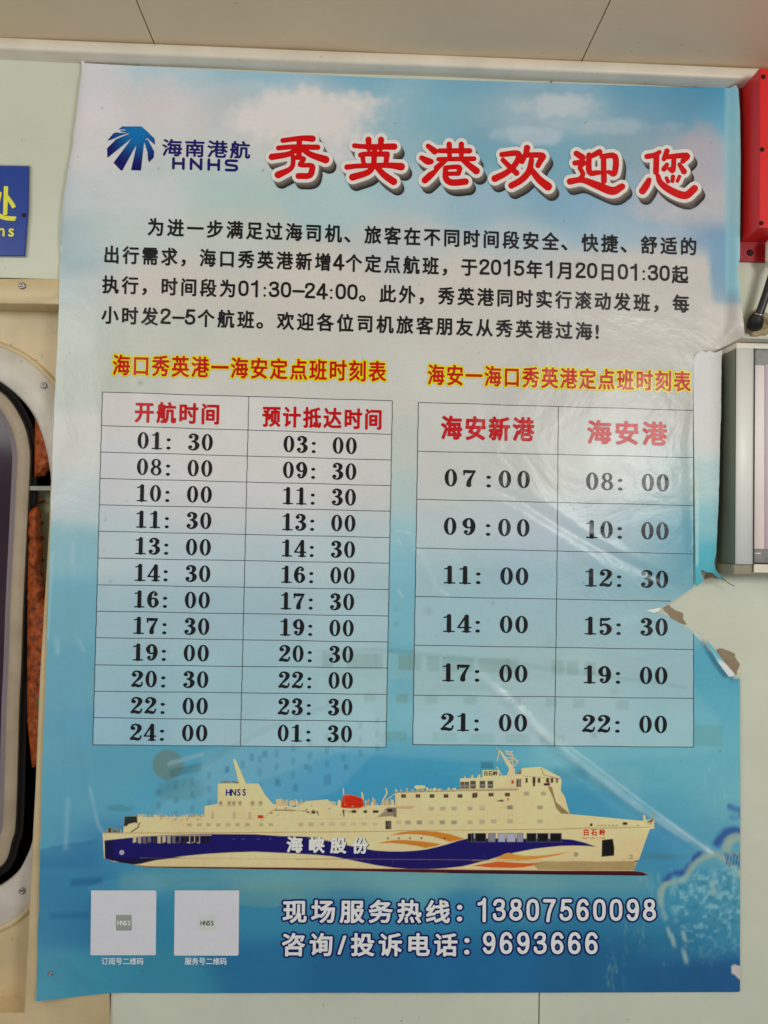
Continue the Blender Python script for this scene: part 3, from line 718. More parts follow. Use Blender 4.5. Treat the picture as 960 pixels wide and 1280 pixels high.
# thin white gaps between the rays
for p,q in (((122,112),(186,121)),((65,170),(190,124)),((66,268),(212,146)),((158,330),(242,165)),((262,330),(275,168)),((297,290),(276,165)),((338,195),(296,152))):
    Pq = np.array(Z6([p,q])); 
    t = seg_dist(A,B_,Pq[:1],Pq[1:],[1.1],[.05]); F = np.maximum(F,-t)
def logo_col(px,py):
    d = np.hypot(px-(120+235/4.571), py-(140+110/4.571)); t = sstep(4,44,d)[:,None]
    return lin((22,116,182))*(1-t)+lin((20,22,110))*t
put('company_logo', F, gx3[0], gy3[0], .5, 2, logo_col, poster)
text('logo_lettering','海南港航',203,193,312,196.5,24.5,.55,(32,30,112),poster,cell=.5,cjk_scale=.92)
text('logo_lettering','HNHS',215.5,211,297,214,19,.55,(32,30,112),poster,cell=.5,adv_d=.95,gap=.22,hw=.06,cap=.74)

# title characters, traced stroke by stroke (x, y, half width)
T1 = lambda S_: [[(320+x/3.4286,150+y/3.4286,(w*1.15+1.7)/3.4286) for x,y,w in s] for s in S_]
T2 = lambda S_: [[(600+x/3.2,150+y/3.2,(w*1.15+1.7)/3.2) for x,y,w in s] for s in S_]
TITLE = [
 T1([[(115,88,8),(150,83,8),(200,78,9),(242,80,11)], [(96,120,8),(160,115,8),(264,117,9)], [(186,82,9),(184,150,9)],
     [(182,120,8),(140,146,9),(68,158,11)], [(192,120,8),(235,148,10),(298,170,13)],
     [(160,158,8),(152,205,8),(95,235,12)], [(158,160,7),(205,166,7),(188,192,7),(238,195,8),(240,215,10),(228,238,10),(182,240,10)]]),
 T1([[(422,110,8),(470,114,8),(592,114,11)], [(482,84,10),(484,124,8)], [(536,84,10),(534,124,8)],
     [(448,150,8),(470,146,8),(562,146,9)], [(456,150,8),(462,192,7)], [(562,146,9),(556,190,8)], [(508,130,9),(505,190,9)],
     [(390,202,9),(440,197,8),(560,194,9),(622,200,13)], [(505,194,9),(480,224,10),(414,245,12)], [(514,198,8),(550,236,11),(590,264,12)]]),
 T1([[(738,112,8),(766,134,11)], [(710,162,8),(735,176,12),(750,178,9)], [(724,258,11),(748,236,11),(776,214,5)],
     [(788,132,8),(915,132,9)], [(782,168,7),(934,166,8)], [(828,104,9),(830,166,7)], [(880,104,9),(880,166,7)],
     [(812,172,8),(775,205,10)], [(885,170,8),(915,195,10),(944,218,12)], [(812,204,7),(870,202,8),(868,228,8)], [(814,230,7),(868,230,7)],
     [(812,206,8),(814,250,10),(840,268,11),(898,264,11)]]),
 T2([[(88,138,8),(152,134,9),(146,170,9),(110,208,9),(60,234,11)], [(92,160,7),(118,186,8),(146,212,9)],
     [(188,112,10),(184,132,8),(168,166,8)], [(188,140,8),(250,142,9),(240,165,9),(232,182,8)], [(206,160,8),(196,205,10),(165,240,10),(126,262,10)], [(204,196,8),(235,236,11),(272,266,13)]]),
 T2([[(386,134,9),(410,150,10)], [(380,172,8),(414,170,8),(400,190,7),(412,216,7),(398,238,7)], [(360,246,10),(410,240,9),(470,262,12),(530,284,13),(568,266,10)],
     [(434,150,7),(478,128,9)], [(436,140,8),(438,208,9),(476,210,7)], [(488,146,8),(540,146,9),(538,212,9),(515,208,6)], [(494,146,8),(496,244,9)]]),
 T2([[(668,146,8),(700,140,8),(718,128,6)], [(706,142,9),(704,208,9)], [(748,124,8),(736,156,7)], [(744,148,7),(826,142,9),(812,164,8)], [(776,150,7),(772,200,8),(758,196,6)],
     [(748,178,6),(736,196,8)], [(798,178,6),(816,206,9)], [(650,284,11),(665,262,11),(676,240,8)], [(712,224,7),(722,250,9),(760,280,11),(820,302,12),(858,274,11)], [(746,232,5),(752,246,6)], [(772,226,6),(770,244,6)], [(798,226,5),(790,244,5)]])]
for st in TITLE:
    seg = []
    for s in st:
        Q = catmull(s,4); seg += list(zip(Q[:-1],Q[1:]))
    Q = np.array(seg); mn = Q[:,:,:2].min((0,1))-12; mx = Q[:,:,:2].max((0,1))+20
    gx4 = np.arange(mn[0],mx[0],.6); gy4 = np.arange(mn[1],mx[1],.6); A,B_ = np.meshgrid(gx4,gy4)
    fld = lambda dx,dy: seg_dist(A-dx,B_-dy,Q[:,0,:2],Q[:,1,:2],Q[:,0,2],Q[:,1,2])
    F0 = fld(0,0)
    o = put('title_character', F0, gx4[0], gy4[0], .6, 5, (208,26,36), poster)
    put('character_border', F0-4.3, gx4[0], gy4[0], .6, 4, (220,212,208), o)
    Fs = F0-4.3; 
    NN = 8; fl = []
    for k in range(1,NN+1): fl.append(fld(4.8*k/NN,8.6*k/NN)-4.1)
    Fs = np.minimum.reduce([F0-4.3]+fl)
    fl = np.array(fl)
    def ecol(px,py):
        i = np.clip(np.round((py-gy4[0])/.6).astype(int),0,len(gy4)-1); j = np.clip(np.round((px-gx4[0])/.6).astype(int),0,len(gx4)-1)
        ins = fl[:,i,j] < .2; k = np.where(ins.any(0), ins.argmax(0), NN-1)/(NN-1.0); k = k**.7
        cr = lin((140,132,126))*(1-k[:,None])+lin((34,28,26))*k[:,None]; return cr
    put('character_extrusion', Fs, gx4[0], gy4[0], .6, 3, ecol, o)

# ------------------------------------------------------------------ timetables
def e0(l): # half widths
    return l
DG = {
 '1': [[(.29,.05,.085),(.29,.95,.08)],[(.08,.03,.03),(.50,.03,.03)],[(.28,.95,.04),(.20,.88,.03),(.09,.84,.03)]],
 '2': [[(.14,.73,.095),(.14,.73,.095)],[(.06,.76,.035),(.13,.92,.035),(.27,.97,.04),(.41,.88,.075),(.44,.74,.09),(.37,.54,.065),(.18,.30,.035),(.07,.12,.035)],[(.08,.09,.07),(.2,.12,.08),(.36,.07,.08),(.47,.12,.035),(.51,.29,.025)]],
 '3': [[(.14,.79,.085),(.14,.79,.085)],[(.08,.84,.03),(.17,.95,.035),(.29,.96,.05),(.41,.86,.08),(.41,.71,.08),(.34,.58,.05),(.2,.53,.03)],[(.2,.53,.03),(.34,.49,.055),(.44,.37,.09),(.44,.22,.09),(.36,.07,.06),(.22,.02,.035),(.1,.08,.03),(.06,.17,.03)],[(.13,.2,.085),(.13,.2,.085)]],
 '4': [[(.38,.05,.085),(.38,.94,.08)],[(.36,.96,.035),(.04,.29,.03)],[(.03,.27,.035),(.54,.27,.035)],[(.22,.03,.03),(.53,.03,.03)]],
 '5': [[(.13,.89,.07),(.3,.88,.075),(.45,.93,.05)],[(.1,.93,.03),(.09,.5,.03)],[(.09,.5,.03),(.2,.6,.04),(.33,.57,.065),(.44,.42,.09),(.44,.24,.09),(.35,.07,.06),(.2,.02,.035),(.08,.1,.03)],[(.13,.19,.08),(.13,.19,.08)]],
 '6': [[(.45,.85,.03),(.34,.96,.035),(.21,.89,.055),(.13,.68,.085),(.11,.38,.09),(.17,.13,.06),(.28,.03,.035),(.4,.12,.06),(.46,.3,.085),(.41,.5,.06),(.29,.57,.035),(.18,.5,.03)],[(.40,.79,.075),(.40,.79,.075)]],
 '7': [[(.08,.90,.07),(.25,.88,.085),(.42,.90,.06),(.5,.93,.03)],[(.06,.92,.03),(.05,.70,.025)],[(.5,.92,.03),(.35,.58,.05),(.26,.3,.08),(.25,.09,.1)]],
 ':': [[(.2,.58,.085),(.2,.58,.085)],[(.2,.08,.085),(.2,.08,.085)]]}
DG['9'] = [[(.56-x,1.0-y,w) for x,y,w in s] for s in DG['6']]
def ell(X,Y,cx,cy,rx,ry):
    x,y = X-cx,Y-cy; k0 = np.hypot(x/rx,y/ry)+1e-9; k1 = np.hypot(x/rx**2,y/ry**2)+1e-9; return k0*(k0-1)/k1
def digit(ch, U, V):
    if ch == '0': return np.maximum(ell(U,V,.28,.5,.25,.5), -ell(U,V,.28,.5,.105,.45))
    if ch == '8': return np.minimum(np.maximum(ell(U,V,.28,.745,.21,.25),-ell(U,V,.28,.76,.10,.19)), np.maximum(ell(U,V,.28,.27,.245,.275),-ell(U,V,.28,.26,.12,.215)))
    F = np.full(U.shape,9.)
    for s in DG[ch]:
        Q = catmull(s,3) if len(s) > 2 else np.array(s,float); F = np.minimum(F, seg_dist(U,V,Q[:-1,:2],Q[1:,:2],Q[:-1,2],Q[1:,2]))
    return F
def time_entry(s, x0, x1, yb, sl, parent, h=20.5):
    """time printed in heavy serif figures, s like '01: 30'"""
    adv = {':':.50,' ':.60}; pen = 0; it = []
    wide = s[2:4] != ': '
    for ch in s:
        if ch == ' ': pen += adv[' ']; continue
        if wide: a_ = .78 if ch != ':' else .70; it.append((ch,pen+((.22-.02) if ch == ':' else 0)*.5)); pen += a_
        else: it.append((ch,pen)); pen += adv.get(ch,.64)
    mn = .03; mx = it[-1][1]+.53; sx = (x1-x0)/(mx-mn)
    cell = .5; gx = np.arange(x0-3,x1+3,cell); gy = np.arange(yb-h-4+min(0,sl*(x1-x0)),yb+4+max(0,sl*(x1-x0)),cell); A,B = np.meshgrid(gx,gy)
    V = (yb+sl*(A-x0)-B)/h; A2 = A-lean(A)*V*h; U = (A2-x0)/sx+mn; F = np.full(A.shape,9.)
    sxx = sx; mean = (sx+h)/2
    cut = [p for ch,p in it if ch == ':'][0]+.45
    for ch,p in it:
        m = (U>p-.12)&(U<p+.68)
        if m.any(): F[m] = np.minimum(F[m], digit(ch, (U[m]-p)*sx/ (h*.97), V[m]) if False else digit(ch, (U[m]-p), V[m]))
    if wide: put('time_lettering', F*mean-.22, gx[0], gy[0], cell, 3, INK, parent)
    else:
        put('hour_lettering', np.where(U<cut,F*mean-.22,9.), gx[0], gy[0], cell, 3, INK, parent)
        put('minute_lettering', np.where(U<cut,9.,F*mean-.22), gx[0], gy[0], cell, 3, INK, parent)

def table(name, L, R, M, yl, yr, clip=None):
    xl = lambda y: np.interp(y,*L); xr = lambda y: np.interp(y,*R); xm = lambda y: np.interp(y,*M)
    def row(k): return (xl(yl[k]),yl[k],xr(yr[k]),yr[k])
    quad = [(xl(yl[0]),yl[0]),(xr(yr[0]),yr[0]),(xr(yr[-1]),yr[-1]),(xl(yl[-1]),yl[-1])]
    x0,x1 = min(q[0] for q in quad)-3,max(q[0] for q in quad)+3; y0,y1 = yl[0]-3,yr[-1]+3
    c = 2.4; gx = np.arange(x0,x1,c); gy = np.arange(y0,y1,c); A,B = np.meshgrid(gx,gy); F = poly_sdf(A,B,[quad])
    if clip: F = np.maximum(F, -poly_sdf(A,B,[clip]))
    t = put(name, F, x0, y0, c, 1, table_color, poster)
    lines = []; n = len(yl)
    for k in range(n):
        a0,b0,a1,b1 = row(k); mmx = float(xm((b0+b1)/2)); lines += [((a0,b0),(mmx,b0+(b1-b0)*(mmx-a0)/(a1-a0))),((mmx,b0+(b1-b0)*(mmx-a0)/(a1-a0)),(a1,b1))]
    for X0,yy in ((xl,yl),(xr,yr),(xm,[(p+q)/2 for p,q in zip(yl,yr)])):
        for k in range(n-1): lines.append(((float(X0(yy[k])),yy[k]),(float(X0(yy[k+1])),yy[k+1])))
    for p,q in lines:
        p = np.array(p,float); q = np.array(q,float); g = 2.0
        vert = abs(q[0]-p[0]) < abs(q[1]-p[1]); Ln = np.hypot(*(q-p)); nn = max(2,int(Ln/4)); ts = np.linspace(0,1,nn+1)
        C = p+(q-p)*ts[:,None]; nrm = np.array([-(q-p)[1],(q-p)[0]])/Ln; hw = .42
        C = C+nrm*(.25*np.sin(ts*9+p[0])[:,None]*np.sin(ts*math.pi)[:,None])
        if clip is not None:
            keep = poly_sdf(C[:,0],C[:,1],[clip]) > 0.3
            if keep.sum() < 2: continue
            C = C[keep]; nn = len(C)-1
        V = np.concatenate([C-nrm*hw,C+nrm*hw]); m = nn+1
        Pp = np.array([(i,i+1,m+i+1,m+i) for i in range(nn)])
        w3 = W(V[:,0],V[:,1],relief(V[:,0].copy(),V[:,1].copy())+(2.3 if vert else 2)*LAY)
        nz = np.cross(w3[Pp[0][1]]-w3[Pp[0][0]], w3[Pp[0][2]]-w3[Pp[0][1]])[1]
        if nz > 0: Pp = Pp[:, ::-1]
        link('ruled_line', w3, [Pp], PR, t, cols=np.tile(lin((66,64,68))/K,(len(V),1)))
    return t, row, xm
YL = [490,532,565,598,631,664,697.5,731,764,797,831,864,897,931]; YR = [501,543,575,607,639,672,704,737,770,802.5,835,868,902,934]
t1,row1,xm1 = table('timetable', ([490,931],[128,116]), ([501,934],[490.5,482.5]), ([496,932],[311,300.5]), YL, YR)
t1['label'] = 'left timetable of twelve sailing rows'
C1 = ['01: 30','08: 00','10: 00','11: 30','13: 00','14: 30','16: 00','17: 30','19: 00','20: 30','22: 00','24: 00']
C2 = ['03: 00','09: 30','11: 30','13: 00','14: 30','16: 00','17: 30','19: 00','20: 30','22: 00','23: 30','01: 30']
for k in range(12):
    a0,b0,a1,b1 = row1(k+1); _,b2,_,b3 = row1(k+2); sl = (b1-b0)/(a1-a0); sh = k*.83
    yb = lambda x: (b0+b2)/2+ (x-a0)*((b1+b3)/2-(b0+b2)/2)/(a1-a0)+10.2
    time_entry(C1[k],172-sh,265.5-sh*.75,yb(172)+.5,sl,t1)
    time_entry(C2[k],354.5-sh*.8,445.5-sh*.65,yb(355)-.3,sl,t1)
CR_ = (196,14,34)
text('column_heading','开航时间',169,524.5,273,527.5,27,.80,CR_,t1,layer=3,cell=.55,cx=.90)
text('column_heading','预计抵达时间',328.5,530,476,534,27,.80,CR_,t1,layer=3,cell=.55,cx=.90)
TEAR = [(880,728),(868.8,733),(850,745),(832,757),(812,762),(808,764),(826,766),(838,772),(851,780),(868.5,791),(900,830),(900,728)]
YL2 = [503,564,624,685,745.6,806.5,869,930.6]; YR2 = [513,572,632,692.5,752,812,873,934]
t2,row2,xm2 = table('timetable', ([503,746,931],[523,519,516]), ([513,700,934],[867.5,867.2,867]), ([507,700,870,932],[698,696.5,694,693]), YL2, YR2, TEAR)
t2['label'] = 'right timetable of six sailing rows, torn at its edge'
D1 = ['07:00','09:00','11: 00','14: 00','17: 00','21: 00']; D2 = ['08: 00','10: 00','12: 30','15: 30','19: 00','22: 00']
for k in range(6):
    a0,b0,a1,b1 = row2(k+1); _,b2,_,b3 = row2(k+2); sl = (b1-b0)/(a1-a0)
    yb = lambda x: (b0+b2)/2+(x-a0)*((b1+b3)/2-(b0+b2)/2)/(a1-a0)+12.5
    time_entry(D1[k],556-k*.9,(662 if k<2 else 661)-k*.5,yb(556)+.5,sl,t2,h=21.5)
    time_entry(D2[k],733-k*.9,836-k*.5,yb(733)+.6,sl,t2,h=21.5)
text('column_heading','海安新港',552,545.5,667,548,31,1.0,CR_,t2,layer=3,cell=.6,cx=.90)
text('column_heading','海安港',735,551,833,553.5,31,1.0,CR_,t2,layer=3,cell=.6,cx=.90)

# ------------------------------------------------------------------ code panels: plain white squares with their captions
def panel(x0,y0,x1,y1,cap,cx0,cx1,mid,letters):
    gx = np.arange(x0-4,x1+5,2.); gy = np.arange(y0-4,y1+5,2.); A,B = np.meshgrid(gx,gy)
    F = poly_sdf(A,B,[[(x0,y0),(x1,y0),(x1-.8,y1),(x0-1,y1)]])
    o = put('caption_panel', F, gx[0], gy[0], 2., 1, (206,206,212), poster)
    mx_,my_ = (x0+x1)/2,(y0+y1)/2; gx = np.arange(mx_-12,mx_+12,1.); gy = np.arange(my_-12,my_+12,1.); A,B = np.meshgrid(gx,gy)
    F = poly_sdf(A,B,[[(mx_-9,my_-9),(mx_+9,my_-9),(mx_+9,my_+9),(mx_-9,my_+9)]])-.8
    e = put('emblem_tile', F, gx[0], gy[0], 1., 2, mid, o)
    text('emblem_lettering', letters, mx_-8,my_+3,mx_+8,my_+3.2,8.5,.18,(90,92,92) if letters=='HNSS' else (215,220,215),e,layer=3,cell=.4,pad=2,strokes=False)
    text('caption_text',cap,cx0,1204.8,cx1,1205,9.4,.22,(196,208,220),poster,layer=2,cell=.4,pad=2)
panel(114,1113,195.5,1194,'订阅号二维码',127,179,(150,158,150),'HNSS ')
panel(218.5,1113,299,1194.5,'服务号二维码',231,283,(198,204,198),'HNSS')

# ------------------------------------------------------------------ ship picture
cell = .8; sx0,sy0,sx1,sy1 = 124,932,824,1096
gx = np.arange(sx0,sx1,cell); gy = np.arange(sy0,sy1,cell); SX,SY = np.meshgrid(gx,gy)
z1 = lambda P: [(100+x/3.2,920+y/3.2) for x,y in P]
z2 = lambda P: [(370+x/4,920+y/4) for x,y in P]
z3 = lambda P: [(590+x/4,920+y/4) for x,y in P]
CREAM = (226,204,158)
img = np.tile(lin(CREAM),SX.shape+(1,)).astype(float)
SF = np.full(SX.shape, 50.)
def win(P, pad=3):
    P = np.asarray(P); j0,j1 = np.searchsorted(gx,P[:,0].min()-pad),np.searchsorted(gx,P[:,0].max()+pad); i0,i1 = np.searchsorted(gy,P[:,1].min()-pad),np.searchsorted(gy,P[:,1].max()+pad)
    return slice(max(i0,0),i1),slice(max(j0,0),j1)
def sil(P, grow=0):
    global SF
    w = win(P,6); SF[w] = np.minimum(SF[w], poly_sdf(SX[w],SY[w],[P])-grow)
def paint(P, col, alpha=1.0, soft=.8, ship=False):
    if ship: sil(P)
    w = win(P); d = poly_sdf(SX[w],SY[w],[P]); m = (np.clip(.5-d/soft,0,1)*alpha)[...,None]; img[w] = img[w]*(1-m)+lin(col)*m
def rct(cx,cy,w,h,col,alpha=1.0,ship=False): paint([(cx-w/2,cy-h/2),(cx+w/2,cy-h/2),(cx+w/2,cy+h/2),(cx-w/2,cy+h/2)],col,alpha,ship=ship)
def ln(P, w, col, ship=False, alpha=1.0):
    global SF
    Q = np.array(P,float); wd_ = win(Q,4); d = seg_dist(SX[wd_],SY[wd_],Q[:-1],Q[1:])-w/2
    if ship: SF[wd_] = np.minimum(SF[wd_],d-.2)
    m = (np.clip(.5-d/.8,0,1)*alpha)[...,None]; img[wd_] = img[wd_]*(1-m)+lin(col)*m
HULL = [(128,1041),(256,1041),(500,1039),(700,1036),(760,1033),(818,1023),(812,1037),(799,1074),(796,1078),(792,1089),(560,1088.5),(370,1087),(185,1083),(158,1079),(141,1077),(130,1073)]
sil(HULL)
paint([(154,1041),(156,1024),(166,1021.5),(256,1020.5),(256,1041)],CREAM,ship=True)
paint(z1([(498,280),(550,272),(552,190),(715,190),(740,235),(772,272),(860,285),(905,268),(960,255),(960,400),(498,400)]),CREAM,ship=True)
paint([(399,1000),(410,999),(412,1006),(426,1007),(455,1007),(494,1006),(502,1041),(399,1041)],CREAM,ship=True)
paint([(494,990),(575,987.5),(575,973),(603,972),(603,962.5),(623.5,962.5),(624,970),(645,968),(653,960),(676,958.5),(700,971),(702,975),(701,988),(706,996),(712,1017.5),(750,1021),(802,1026),(818,1023),(818,1036),(494,1041)],CREAM,ship=True)
paint(z3([(134,70),(143,72),(215,165),(215,262),(150,262),(186,165)]),(214,196,156),ship=True)
paint(z1([(612,90),(622,94),(664,188),(636,194)]),CREAM,ship=True)
for yk in (76,90,108,122): ln(z3([(170,yk),(205,yk+3)]),.8,(190,180,160),True)
for P in ([(165,75),(200,100),(205,165)],[(190,80),(215,120),(232,125),(212,150)],[(125,125),(132,100),(135,70)],[(125,155),(150,200)]): ln(z3(P),1.0,(186,176,156),True)
ln(z3([(125,60),(136,75)]),1.2,(150,140,120),True)
# deck clutter along the skyline
rs = random.Random(4)
for k in range(46):
    x = rs.uniform(172,256); h = rs.uniform(1,3.6); ln([(x,1021),(x,1021-h)],rs.uniform(.6,1.6),rs.choice([CREAM,(190,175,140),(170,150,120),(200,185,150)]),True)
for k in range(42):
    x = rs.uniform(345,425); h = rs.uniform(1,6); ln([(x,1006),(x,1006-h)],rs.uniform(.8,3.5),rs.choice([CREAM,(206,188,148),(186,170,136)]),True)
for k in range(60):
    x = rs.uniform(456,574); y = 1006 if x < 494 else 989; h = rs.uniform(.8,3.6 if x>494 else 9); ln([(x,y),(x,y-h)],rs.uniform(.6,2.4),rs.choice([CREAM,(196,178,140),(190,150,110),(170,160,140)]),True)
for k in range(16):
    x = rs.uniform(576,640); ln([(x,972),(x,972-rs.uniform(1,5))],.8,(200,188,160),True)
ln(z2([(450,262),(455,285),(430,330)]),1.4,(200,190,160),True); ln(z2([(500,285),(430,335)]),1.0,(170,165,150),True); ln(z2([(237,262),(238,300)]),1.1,(196,190,180),True)
ln(z2([(330,285),(335,315)]),1.8,CREAM,True); ln(z2([(600,255),(640,255)]),3.5,CREAM,True)
paint(z2([(0,350),(60,325),(110,320),(160,320),(180,350),(225,352),(225,420),(0,420)]),CREAM,ship=True)
# stern gear
paint(z1([(178,322),(228,320),(230,348),(205,350),(190,362),(175,360)]),(46,56,54),ship=True)
paint(z1([(172,375),(195,352),(222,346),(228,368),(200,384)]),CREAM,ship=True)
ln(z1([(205,384),(232,366),(238,348)]),1.3,(60,52,40))
for k in range(14):
    x = rs.uniform(102,172); ln(z1([(x,384),(x,384-rs.uniform(4,16))]),rs.uniform(.7,2),rs.choice([(70,64,52),(150,136,108),(110,96,70)]),True)
ln([(128.5,1041.2),(256,1041.2),(400,1040),(494,1039)],.9,(176,146,98))
# shading of decks that is part of the printed picture
ln([(494,1038.5),(700,1036.5),(812,1034)],.8,(178,152,108)); ln([(494,990.5),(575,988.5),(647,987.5)],.8,(120,104,78))
paint(z3([(378,250),(400,255),(420,330),(490,390),(445,388),(420,360),(405,310)]),(150,128,92)); ln(z3([(345,160),(360,195),(440,215)]),.9,(150,130,100))
rct(590+232/4,920+180/4,7.5,5.5,(140,120,95)); ln(z3([(253,200),(440,215)]),.8,(176,158,124))
for x,w_ in ((273,10),(310,13),(335,12),(378,14),(400,12),(425,8)): rct(590+x/4,920+222/4,w_/4*1.1,6,(86,70,56))
rct(590+310/4,920+228/4,2.6,12,(56,48,44)); rct(590+375/4,920+242/4,8,3,(50,48,60)); rct(590+385/4,920+238/4,2,3,(176,46,40)); rct(590+203/4,920+230/4,3,4,(196,60,36)); rct(590+180/4,920+316/4,1.8,3.5,(190,80,50)); rct(590+168/4,920+166/4,2,3,(200,90,60))
rct(590+232/4,920+235/4,6,10,(150,140,118)); rct(590+228/4,920+235/4,1.6,10,(70,62,52)); rct(590+242/4,920+235/4,1.2,10,(70,62,52))
paint(z3([(120,325),(150,317),(162,325),(150,329)]),(90,84,74))
# wheelhouse row
for x in (832,855,886): rct(370+x/4,920+246/4,5.5,8.5,(92,88,86)); rct(370+x/4,920+250/4,4,3,(140,132,120))
for x in (5,52,92): rct(590+x/4,920+242/4,7,9,(88,84,82)); rct(590+x/4,920+246/4,5,2,(150,142,130))
ln([(574,987),(648,986)],1,(170,146,104))
# windows
for x in (538,610,680,750,820,893): rct(370+x/4,920+300/4,5.8,4.4,(70,48,38)); rct(370+x/4,920+300/4,.8,4.4,(150,120,90))
for x in (15,95,177): rct(590+x/4,920+293/4,6.2,4.4,(70,48,38)); rct(590+x/4,920+293/4,.8,4.4,(150,120,90))
for x in (677,735,790,870,930): rct(370+x/4,920+363/4,6.5,4.6,(182,172,142))
for x,cc in ((50,(200,186,150)),(190,(150,144,122)),(340,(170,162,136))): rct(590+x/4,920+357/4,7.2,5,cc)
for x in (272,357): rct(590+x/4,920+288/4,6.5,5,(178,166,138))
for x in (25,75,130,180,235,287,340,397): rct(370+x/4,920+440/4,6.5,4,(196,184,150))
for x,cc in ((515,(196,184,150)),(560,(168,160,134)),(617,(156,150,130)),(677,(196,184,152)),(732,(160,154,130)),(790,(162,154,130)),(870,(188,176,146)),(930,(188,176,146))): rct(370+x/4,920+432/4,6.8,4.8,cc)
for x in (50,108,190,340): rct(590+x/4,920+427/4,7,5,(190,178,148))
for x in (437,477,515,553,592,630,670,725,763,883,925): rct(100+x/3.2,920+355/3.2,5.6,4,(188,174,134))
for x in (530,617,680): rct(100+x/3.2,920+318/3.2,3.6,8.5,(196,180,140))
for x in (563,597,615,640,690,722): rct(100+x/3.2,920+270/3.2,4.6,6.5,(186,172,138)); rct(100+x/3.2,920+268/3.2,3,1.2,(120,110,90))
rct(100+722/3.2,920+323/3.2,7,4,(206,60,44)); rct(100+764/3.2,920+308/3.2,4,1.8,(180,90,60)); ln(z1([(720,345),(765,300),(850,292)]),1,(190,176,140))
rct(100+933/3.2,920+305/3.2,4.5,3.5,(60,52,44)); ln(z1([(780,296),(860,298)]),1.1,(96,84,66)); ln(z1([(565,184),(600,184)]),1.6,(70,64,58),True); ln(z1([(610,182),(632,186)]),1.8,(90,80,64),True)
for x,w_ in ((238,2.2),(290,6),(347,4),(398,7),(350,2)): rct(370+x/4,920+378/4,w_,3.2,(52,48,46))
paint(z2([(410,405),(450,360),(490,356),(490,400)]),(140,128,110),.9); rct(370+470/4,920+372/4,7,4,(44,42,44)); ln(z2([(395,410),(450,372)]),1.2,(196,176,150))
rct(370+500/4,920+382/4,1.6,12,(110,100,84)); rct(370+492/4,920+382/4,1.4,12,(60,54,48)); paint(z2([(500,352),(596,350),(580,366),(500,362)]),(196,176,134))
rct(370+462/4,920+445/4,7.5,10.5,(72,64,54)); rct(370+470/4,920+445/4,3,10.5,(110,100,84)); rct(370+85/4,920+383/4,4.5,3,(70,60,50)); rct(370+108/4,920+383/4,1.4,3,(110,100,90))
ln([(370,1024.5),(480,1023)],.7,(206,188,146)); ln(z2([(235,370),(240,400)]),1.5,(70,60,50)); ln(z2([(0,372),(60,378),(75,395)]),1.0,(176,160,128))
paint(z2([(223,355),(235,296),(262,291),(300,300),(332,312),(340,345),(325,360),(285,362),(235,360)]),(212,56,34),ship=True); ln(z2([(228,340),(335,345)]),.8,(170,40,26)); ln(z2([(240,300),(270,296)]),1.4,(236,96,66))
ln(z2([(345,352),(494,350)]),1.2,(226,208,170))
# blue band
BL = (30,22,112)
paint([(130.5,1050.5),(164,1047)]+z1([(210,402),(330,396),(520,392),(700,393),(800,400),(960,404)])[1:]+z2([(60,508),(140,520),(220,538),(300,556),(400,573),(470,577),(540,577),(600,573),(650,567),(700,556),(760,540),(810,524),(860,512),(958,512)])+z3([(0,512),(440,514),(500,518),(560,532),(622,554),(560,549),(500,548),(440,550),(380,556),(320,563),(250,576),(200,586),(150,598),(80,620),(0,640)])+z2([(900,636),(830,652),(740,662),(650,666),(570,665),(490,659),(400,646),(320,630),(250,615),(180,602),(100,594),(0,588)])+z1([(860,470),(700,463),(600,466),(500,472),(400,482),(300,497),(240,510),(187,516),(150,503),(100,488)]),BL)
ln(z2([(0,616),(250,615),(960,620)]),.7,(130,104,90)); ln(z3([(0,622),(600,628)]),.6,(180,150,104)); ln(z1([(240,488),(960,492)]),.6,(190,168,128))
paint([(131,1052),(142,1051),(142,1077),(131,1074)],(20,18,72),.7)
paint(z1([(97,490),(240,488),(420,484),(300,497),(240,512),(187,516),(150,503)]),(24,20,60),.85)
# orange sweeps
OR = (206,134,62)
paint([(487,1044),(500,1040.5),(510,1039),(528,1038.4),(545,1039.6),(560,1042),(570,1045),(581,1048.5),(572,1050.5),(562,1052.3),(552,1049),(540,1045.4),(525,1043.2),(510,1042.6)],OR)
paint([(472,1054),(484,1051.3),(495,1050),(510,1050.2),(525,1051.5),(540,1053.2),(552,1055.2),(543,1058),(532,1060),(520,1057.2),(505,1055),(490,1053.8)],OR)
paint([(630,1067.5),(636,1066),(646,1068.5),(658,1070),(672,1069.8),(690,1068),(712,1064.5),(700,1068.5),(682,1072),(665,1074.6),(648,1075.4),(618,1073.4)],(214,150,76))
paint([(590,1082),(606,1079.5),(622,1076.8),(640,1078),(660,1079),(686,1077.2),(672,1081),(655,1084),(640,1085),(615,1084.5),(598,1083)],(216,104,56))
paint(z3([(350,628),(460,630),(620,628),(820,625),(812,670),(560,672),(330,668),(300,640)]),(176,150,104),.85)
